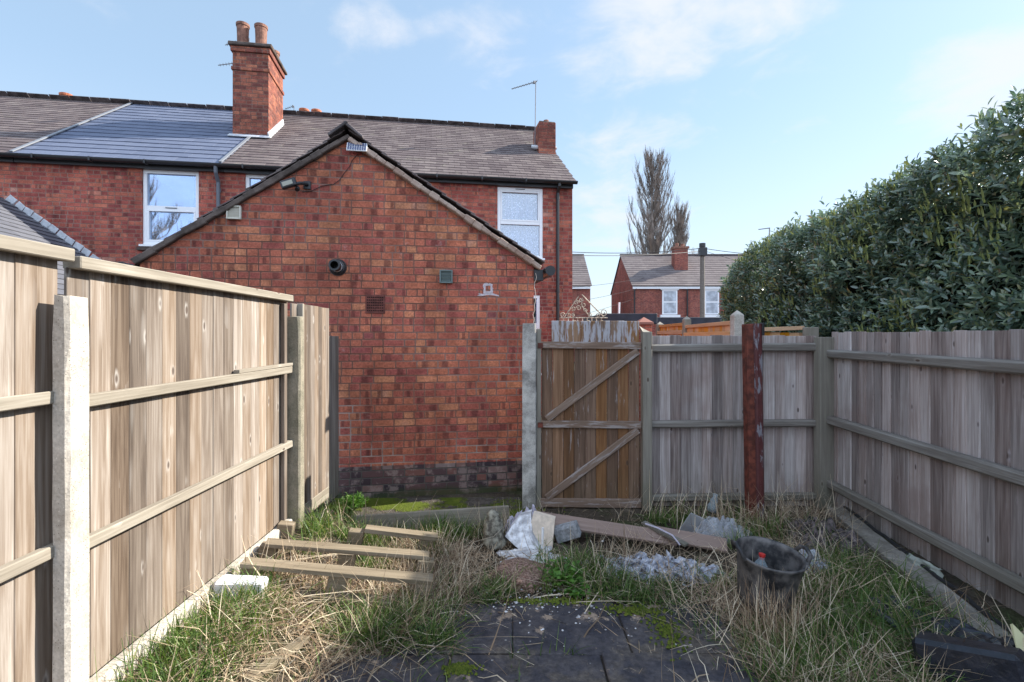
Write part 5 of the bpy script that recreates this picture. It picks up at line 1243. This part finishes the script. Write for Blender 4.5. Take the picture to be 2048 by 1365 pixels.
mb = MB(); Mx = Matrix.Rotation(rad(38), 3, 'Z') @ Matrix.Rotation(rad(-14), 3, 'X'); mb.box((2.14, 2.33, .14), (.16, .40, .20), Mx @ Matrix.Rotation(rad(6), 3, 'Y'), .02, .004); tag(mb.build('black_plastic_box', M['black_sheet'], loc=(2.14, 2.33, .05)), 'flat sided black plastic box in the bottom right corner of the yard', 'box')
mb = MB(); pts = [Vector((2.16 + .028 * k, 2.52 - .004 * k, .10 + .004 * k)) for k in range(18)]; mb.tube(pts, [.045 if k % 2 else .036 for k in range(18)], 12); tag(mb.build('corrugated_pipe', M['black'], loc=tuple(pts[0])), 'short length of black corrugated drain pipe behind the black box', 'pipe')
fb = thing('folded_bag', 'dark folded bag with a pale yellow pointed flap at the right edge', 'bag', (2.48, 2.40, .05))
mb = MB(); mb.add([(2.36, 2.36, .03), (2.62, 2.30, .02), (2.62, 2.48, .04), (2.38, 2.50, .03), (2.41, 2.40, .20), (2.60, 2.34, .17), (2.58, 2.46, .19)], [(0, 1, 5, 4), (1, 2, 6, 5), (2, 3, 4, 6), (3, 0, 4), (4, 5, 6)]); mb.build('bag_body', M['black_sheet'], fb, world=True)
mb = MB(); mb.add([(2.402, 2.375, .165), (2.50, 2.34, .16), (2.56, 2.345, .12), (2.402, 2.40, .30), (2.40, 2.41, .29)], [(0, 1, 3), (1, 2, 3), (0, 3, 4)]); mb.build('flap', M['yellow'], fb, world=True)

# ------------------------------------------------------------ weeds
def weed(nm, label, c, r, h, nst, lpst, ll, mat, feath=False, seed=0):
    n = nst; az = NR.uniform(0, 2 * PI, n); out = NR.uniform(.2, 1, n) ** .7; top = np.c_[np.cos(az) * r * out, np.sin(az) * r * out, h * (1.05 - .55 * out) * NR.uniform(.7, 1.1, n)]
    o = thing(nm, label, 'weed', tuple(c)); t = np.linspace(.25, 1, lpst)[None, :, None]; cc = np.array(c)
    pth = cc + top[:, None] * np.concatenate([t ** 1.1, t ** 1.1, t ** .75], 2)
    D = np.stack([np.cos(az[:, None] + NR.normal(0, 1.2, (n, lpst))), np.sin(az[:, None] + NR.normal(0, 1.2, (n, lpst))), NR.uniform(-.2, .7, (n, lpst))], 2)
    Nn_ = np.array([0, 0, 1.0]) + NR.normal(0, .3, (n, lpst, 3)); L = NR.uniform(.6, 1.2, n * lpst) * ll
    V, F = leaves(pth.reshape(-1, 3), D.reshape(-1, 3), norm(Nn_.reshape(-1, 3)), L, L * (.25 if feath else .55)); npmesh('leaves', V, F, mat, o, loc=tuple(c))
    mb = MB()
    for i in range(0, n, 2): mb.tube([cc + np.array((top[i, 0] * s, top[i, 1] * s, top[i, 2] * s ** .75)) for s in (0, .35, .7, 1)], .003, 4, False)
    mb.build('stems', mat, o, world=True)
c = (-1.50, 4.72, .02); weed('feathery_weed', 'bright green feathery weed at the foot of the brick gable by the left fence', c, .14, .20, 110, 16, .030, M['weed'], True)
c = G(1120, 1185, 0); weed('leafy_weed', 'low leafy green weed growing at the edge of the dark paving', (c[0] + .02, c[1] + .1, 0), .16, .17, 40, 9, .045, M['weed'])
c = G(1150, 1195, 0); weed('leafy_weed', 'smaller leafy weed just right of the low green one by the paving', (c[0] + .02, c[1], 0), .10, .10, 24, 7, .04, M['weed'])

# ------------------------------------------------------------ grass and straw
class Blades:
    def __init__(s, keep=.14, dens=1.0): s.keep = keep; s.dens = dens; s.P = []; s.A = []; s.L = []; s.W = []; s.lean = []; s.curl = []; s.z = []
    def patch(s, cx, cy, rx, ry, n, l0, l1, lean, curl, w=.0035, az=None, azs=1.0, tuft=0):
        if tuft:
            tc = NR.normal(0, .5, (tuft, 2)); i = NR.randint(0, tuft, n); xy = tc[i] + NR.normal(0, .05 / max(rx, .05), (n, 2))
        else: xy = NR.normal(0, .5, (n, 2))
        x = cx + xy[:, 0] * rx; y = cy + xy[:, 1] * ry
        inp = (y < 3.10) & (x > -.90 + .60 * (y > 2.56)) & (x < 1.28 - .48 * np.clip((y - 2.3) / .8, 0, 1)); w = w * 1.25
        in2 = ((x - 1.05) / .45) ** 2 + ((y - 3.52) / .22) ** 2 < 1
        in3 = (np.abs(x + 1.15) < .11) & (y < 2.68)
        ok = (~inp | (NR.rand(n) < s.keep)) & (~in3 | (NR.rand(n) < .3)) & (~in2 | (NR.rand(n) < .45)) & (NR.rand(n) < s.dens) & (x > -1.64) & (x < 2.95 - .06 * (4.8 - y)) & (y < 4.84) & (y > 1.2) & ~((x < -.0) & (y > 4.5))
        x, y = x[ok], y[ok]; n = len(x)
        s.P.append(np.c_[x, y, [terr(a, b) for a, b in zip(x, y)]]); s.A.append(NR.uniform(0, 2 * PI, n) if az is None else NR.normal(az, azs, n))
        s.L.append(NR.uniform(l0, l1, n)); s.W.append(np.full(n, w) * NR.uniform(.55, 1.5, n)); s.lean.append(np.clip(NR.normal(lean, .28, n), 0, 1.5)); s.curl.append(NR.normal(curl, .35, n))
    def build(s, name, mat, kind_label=None, segs=4):
        P = np.concatenate(s.P); A = np.concatenate(s.A); L = np.concatenate(s.L); Wd = np.concatenate(s.W) * (1.35 if name == 'green_grass' else 1.12); le = np.concatenate(s.lean); cu = np.concatenate(s.curl); n = len(P)
        H_ = np.c_[np.cos(A), np.sin(A), np.zeros(n)]; S = np.c_[-np.sin(A), np.cos(A), np.zeros(n)]; tw = NR.uniform(-1, 1, n)
        S = norm(S * np.cos(tw)[:, None] + np.array([0, 0, 1.0]) * np.sin(tw)[:, None] * .6 + H_ * np.sin(tw)[:, None] * .4)
        pos = P.copy() - np.array([0, 0, .006]); rows = []
        kink = NR.uniform(-.5, .5, (n, segs)) * (NR.rand(n, 1) < .4)
        for k in range(segs + 1):
            t = k / segs; w = Wd * (1 - .85 * t ** 1.5)
            rows.append(np.stack([pos - S * w[:, None] / 2, pos + S * w[:, None] / 2], 1))
            if k < segs:
                ang = le + cu * (t + .5 / segs) + kink[:, k]; ang = np.clip(ang, -.3, 2.3)
                step = H_ * np.sin(ang)[:, None] + np.array([0, 0, 1.0]) * np.cos(ang)[:, None]; pos = pos + step * (L / segs)[:, None]
                gz = np.array([0.008]) + P[:, 2]; pos[:, 2] = np.maximum(pos[:, 2], gz)
        V = np.stack(rows, 1).reshape(-1, 3); m = 2 * (segs + 1); b = (np.arange(n) * m)[:, None, None]
        f = np.array([(2 * k, 2 * k + 1, 2 * k + 3, 2 * k + 2) for k in range(segs)])[None]; F = (b + f).reshape(-1, 4)
        return tag(npmesh(name, V, F, mat), kind='stuff')
g = Blades(dens=.8); d = Blades(dens=.5)
# left, sunlit side
d.patch(-1.2, 2.55, .55, .55, 3600, .10, .34, 1.15, .4); d.patch(-1.0, 2.15, .6, .5, 1800, .10, .34, 1.2, .3); d.patch(-1.25, 2.9, .45, .3, 1500, .08, .28, 1.1, .4)
g.patch(-1.48, 2.45, .22, .5, 1500, .08, .26, .5, .8, tuft=14); g.patch(-1.5, 2.8, .18, .3, 700, .08, .2, .5, .7); g.patch(-1.3, 2.1, .4, .3, 500, .1, .25, .6, .7)
d.patch(-1.0, 3.3, .9, .45, 1700, .08, .28, 1.1, .4); d.patch(-.75, 3.65, .5, .35, 1500, .10, .30, 1.0, .5); g.patch(-1.05, 3.75, .65, .40, 1900, .10, .26, .45, .8, tuft=22); d.patch(-1.05, 4.0, .8, .3, 700, .1, .3, .8, .5)
d.patch(-.55, 3.75, .3, .3, 900, .08, .24, 1.0, .6)
g.patch(-.72, 2.85, .42, .26, 1900, .10, .27, .7, .8, tuft=20); d.patch(-.7, 2.95, .5, .35, 1300, .12, .36, .9, .4); g.patch(-.55, 2.8, .28, .22, 600, .08, .22, .8, .8, tuft=10); d.patch(-.75, 2.6, .4, .3, 450, .1, .35, 1.3, .1)
# middle
g.patch(-.40, 4.18, .55, .16, 1500, .08, .22, .4, .8, tuft=18); g.patch(-.22, 3.25, .25, .22, 700, .07, .18, .6, .8, tuft=10); d.patch(-.3, 3.35, .4, .4, 600, .08, .28, 1.1, .3); d.patch(-.1, 4.1, .3, .2, 250, .15, .36, .35, .3)
d.patch(-.25, 3.75, .4, .3, 450, .05, .2, 1.3, .2); d.patch(-.35, 3.1, .35, .4, 500, .08, .3, 1.2, .3)
g.patch(.40, 3.55, .35, .25, 1100, .10, .26, .5, .8, tuft=12); g.patch(.72, 3.35, .4, .22, 700, .08, .2, .6, .8, tuft=9); d.patch(.62, 3.45, .55, .3, 900, .12, .36, .9, .4); g.patch(.9, 3.2, .35, .2, 500, .06, .18, .7, .8)
d.patch(.85, 3.72, .3, .12, 160, .15, .42, .5, .3); d.patch(1.2, 3.15, .5, .3, 600, .10, .40, 1.0, .4); d.patch(1.15, 2.95, .35, .4, 320, .15, .42, 1.25, .2); g.patch(1.05, 2.95, .14, .3, 220, .05, .15, .7, .7, tuft=12)
g.patch(.12, 2.62, .45, .05, 260, .06, .2, .6, .6, tuft=8); g.patch(.02, 2.5, .05, .3, 90, .05, .14, .6, .7); d.patch(.2, 2.8, 1.0, .5, 130, .15, .45, 1.45, .05); g.patch(-.35, 2.35, .25, .3, 420, .05, .16, .8, .6, tuft=6)
d.patch(.1, 2.3, .9, .4, 60, .2, .45, 1.2, .1)
# back, by the fence
g.patch(1.45, 4.55, .5, .15, 500, .06, .22, .5, .7, tuft=10); d.patch(1.5, 4.6, .6, .15, 300, .15, .45, .5, .6); g.patch(2.1, 4.1, .4, .35, 1000, .10, .25, .5, .8, tuft=14); d.patch(2.4, 4.35, .5, .25, 1100, .15, .5, .8, .5); d.patch(1.95, 4.2, .5, .3, 400, .2, .5, .5, .4)
d.patch(.2, 4.5, .25, .15, 120, .1, .3, .6, .5); d.patch(-1.1, 4.35, .9, .1, 250, .1, .4, .8, .4)
# right
d.patch(1.50, 2.72, .2, .2, 260, .14, .36, .3, .25, az=2.6, azs=1.3); d.patch(1.50, 2.95, .35, .3, 480, .14, .40, .6, .5); d.patch(1.42, 2.6, .35, .35, 900, .06, .24, 1.0, .4); d.patch(1.45, 2.35, .45, .3, 800, .10, .38, 1.0, .4); g.patch(1.6, 2.5, .45, .4, 2300, .08, .24, .6, .8, tuft=26)
g.patch(1.75, 2.75, .5, .4, 1200, .08, .22, .6, .8, tuft=16); g.patch(2.0, 2.95, .45, .5, 3200, .08, .24, .6, .8, tuft=30); d.patch(2.0, 3.1, .5, .5, 1500, .12, .42, 1.1, .3); g.patch(2.35, 3.5, .3, .5, 1700, .08, .24, .6, .8, tuft=18); d.patch(2.2, 3.7, .45, .4, 1100, .12, .42, 1.0, .4)
g.patch(2.3, 2.6, .3, .3, 900, .06, .2, .6, .8, tuft=10); d.patch(1.75, 2.3, .5, .3, 1300, .12, .40, 1.0, .4); d.patch(1.05, 2.3, .3, .25, 500, .12, .36, .5, .3); d.patch(2.3, 2.5, .4, .4, 500, .15, .4, 1.2, .3)
d.patch(1.15, 3.45, .5, .2, 260, .1, .36, 1.1, .3); g.patch(1.55, 3.4, .5, .25, 500, .05, .16, .6, .8, tuft=12)
d.keep = .6; d.patch(.4, 3.1, 2.4, 1.0, 420, .25, .6, 1.35, .1, w=.0052); d.patch(1.6, 3.0, 1.2, 1.1, 420, .2, .55, 1.1, .25, w=.005); d.patch(1.0, 3.6, .6, .3, 150, .25, .5, 1.35, .1, w=.005); d.keep = .14
d.patch(-1.2, 2.7, .8, .8, 360, .2, .5, 1.3, .15, w=.005)
d.dens = 1; d.patch(-1.0, 3.12, .7, .12, 420, .14, .36, .8, .5); d.patch(-.7, 3.35, .5, .2, 420, .12, .34, .9, .4); d.patch(-.62, 3.7, .3, .15, 500, .12, .30, .8, .5); d.patch(1.40, 2.72, .24, .10, 110, .25, .44, .25, .2)
g.build('green_grass', M['grass']); d.build('dry_grass', M['straw'])
# thin litter of broken straw on the soil, and white crumbs on the paving
lt = Blades(.45, .7); lt.patch(-.2, 3.3, 2.8, 1.6, 5200, .02, .12, 1.5, .02, w=.003); lt.patch(1.5, 3.0, 1.3, 1.4, 2600, .02, .14, 1.5, .02, w=.003)
lt.build('straw_litter', M['straw'], segs=2)
cr = []; cf_ = []
for i in range(170):
    if i < 130: p = G(1090 + R.gauss(0, 75), 1205 + R.gauss(0, 22) if i < 110 else R.uniform(1200, 1300), .0)
    else: p = (R.gauss(.3, .6), R.gauss(3.4, .5), 0)
    s = R.uniform(.003, .011) if i % 9 else R.uniform(.01, .02); z = terr(p[0], p[1]) + .018; k = len(cr)
    for (a, b, c_) in ((1, 0, 0), (0, 1, 0), (-1, 0, 0), (0, -1, 0), (0, 0, 1), (0, 0, -1)): cr.append((p[0] + a * s * R.uniform(.6, 1.3), p[1] + b * s * R.uniform(.6, 1.3), z + c_ * s * .5))
    for q in ((0, 1, 4), (1, 2, 4), (2, 3, 4), (3, 0, 4), (1, 0, 5), (2, 1, 5), (3, 2, 5), (0, 3, 5)): cf_.append(tuple(k + t for t in q))
tag(npmesh('plaster_crumbs', np.array(cr), np.array(cf_), M['plaster']), kind='stuff')
# moss cushions along the paving joints
def mosspatch(n, pts, r, name='moss'):
    V = []; F = []
    for i in range(n):
        p = pts[i % len(pts)]; x = p[0] + R.gauss(0, p[2]); y = p[1] + R.gauss(0, p[3]); s = R.uniform(r * .5, r); a = R.uniform(0, 6.28); z = terr(x, y) + .022
        k = len(V); V += [(x + math.cos(a + t) * s, y + math.sin(a + t) * s, z - .004) for t in (0, 1.57, 3.14, 4.71)] + [(x, y, z + s * .7)]; F += [(k, k + 1, k + 4), (k + 1, k + 2, k + 4), (k + 2, k + 3, k + 4), (k + 3, k, k + 4)]
    return tag(npmesh(name, np.array(V), np.array(F), M['mossy']), kind='stuff')
M['mossy'] = leafmat('moss_green', [(0, (.05, .075, .012)), (1, (.13, .15, .025))], .9, .1, 0)
a = G(1265, 1225); b = G(1330, 1265); c = G(920, 1345); e = G(1100, 1208)
mosspatch(1500, [(a[0], a[1], .09, .03), (b[0], b[1], .04, .10), (c[0], c[1], .04, .02), (e[0], e[1], .15, .02), (-.12, 4.66, .16, .08), (-.3, 4.78, .3, .05), (.05, 4.9, .1, .1)], .012)
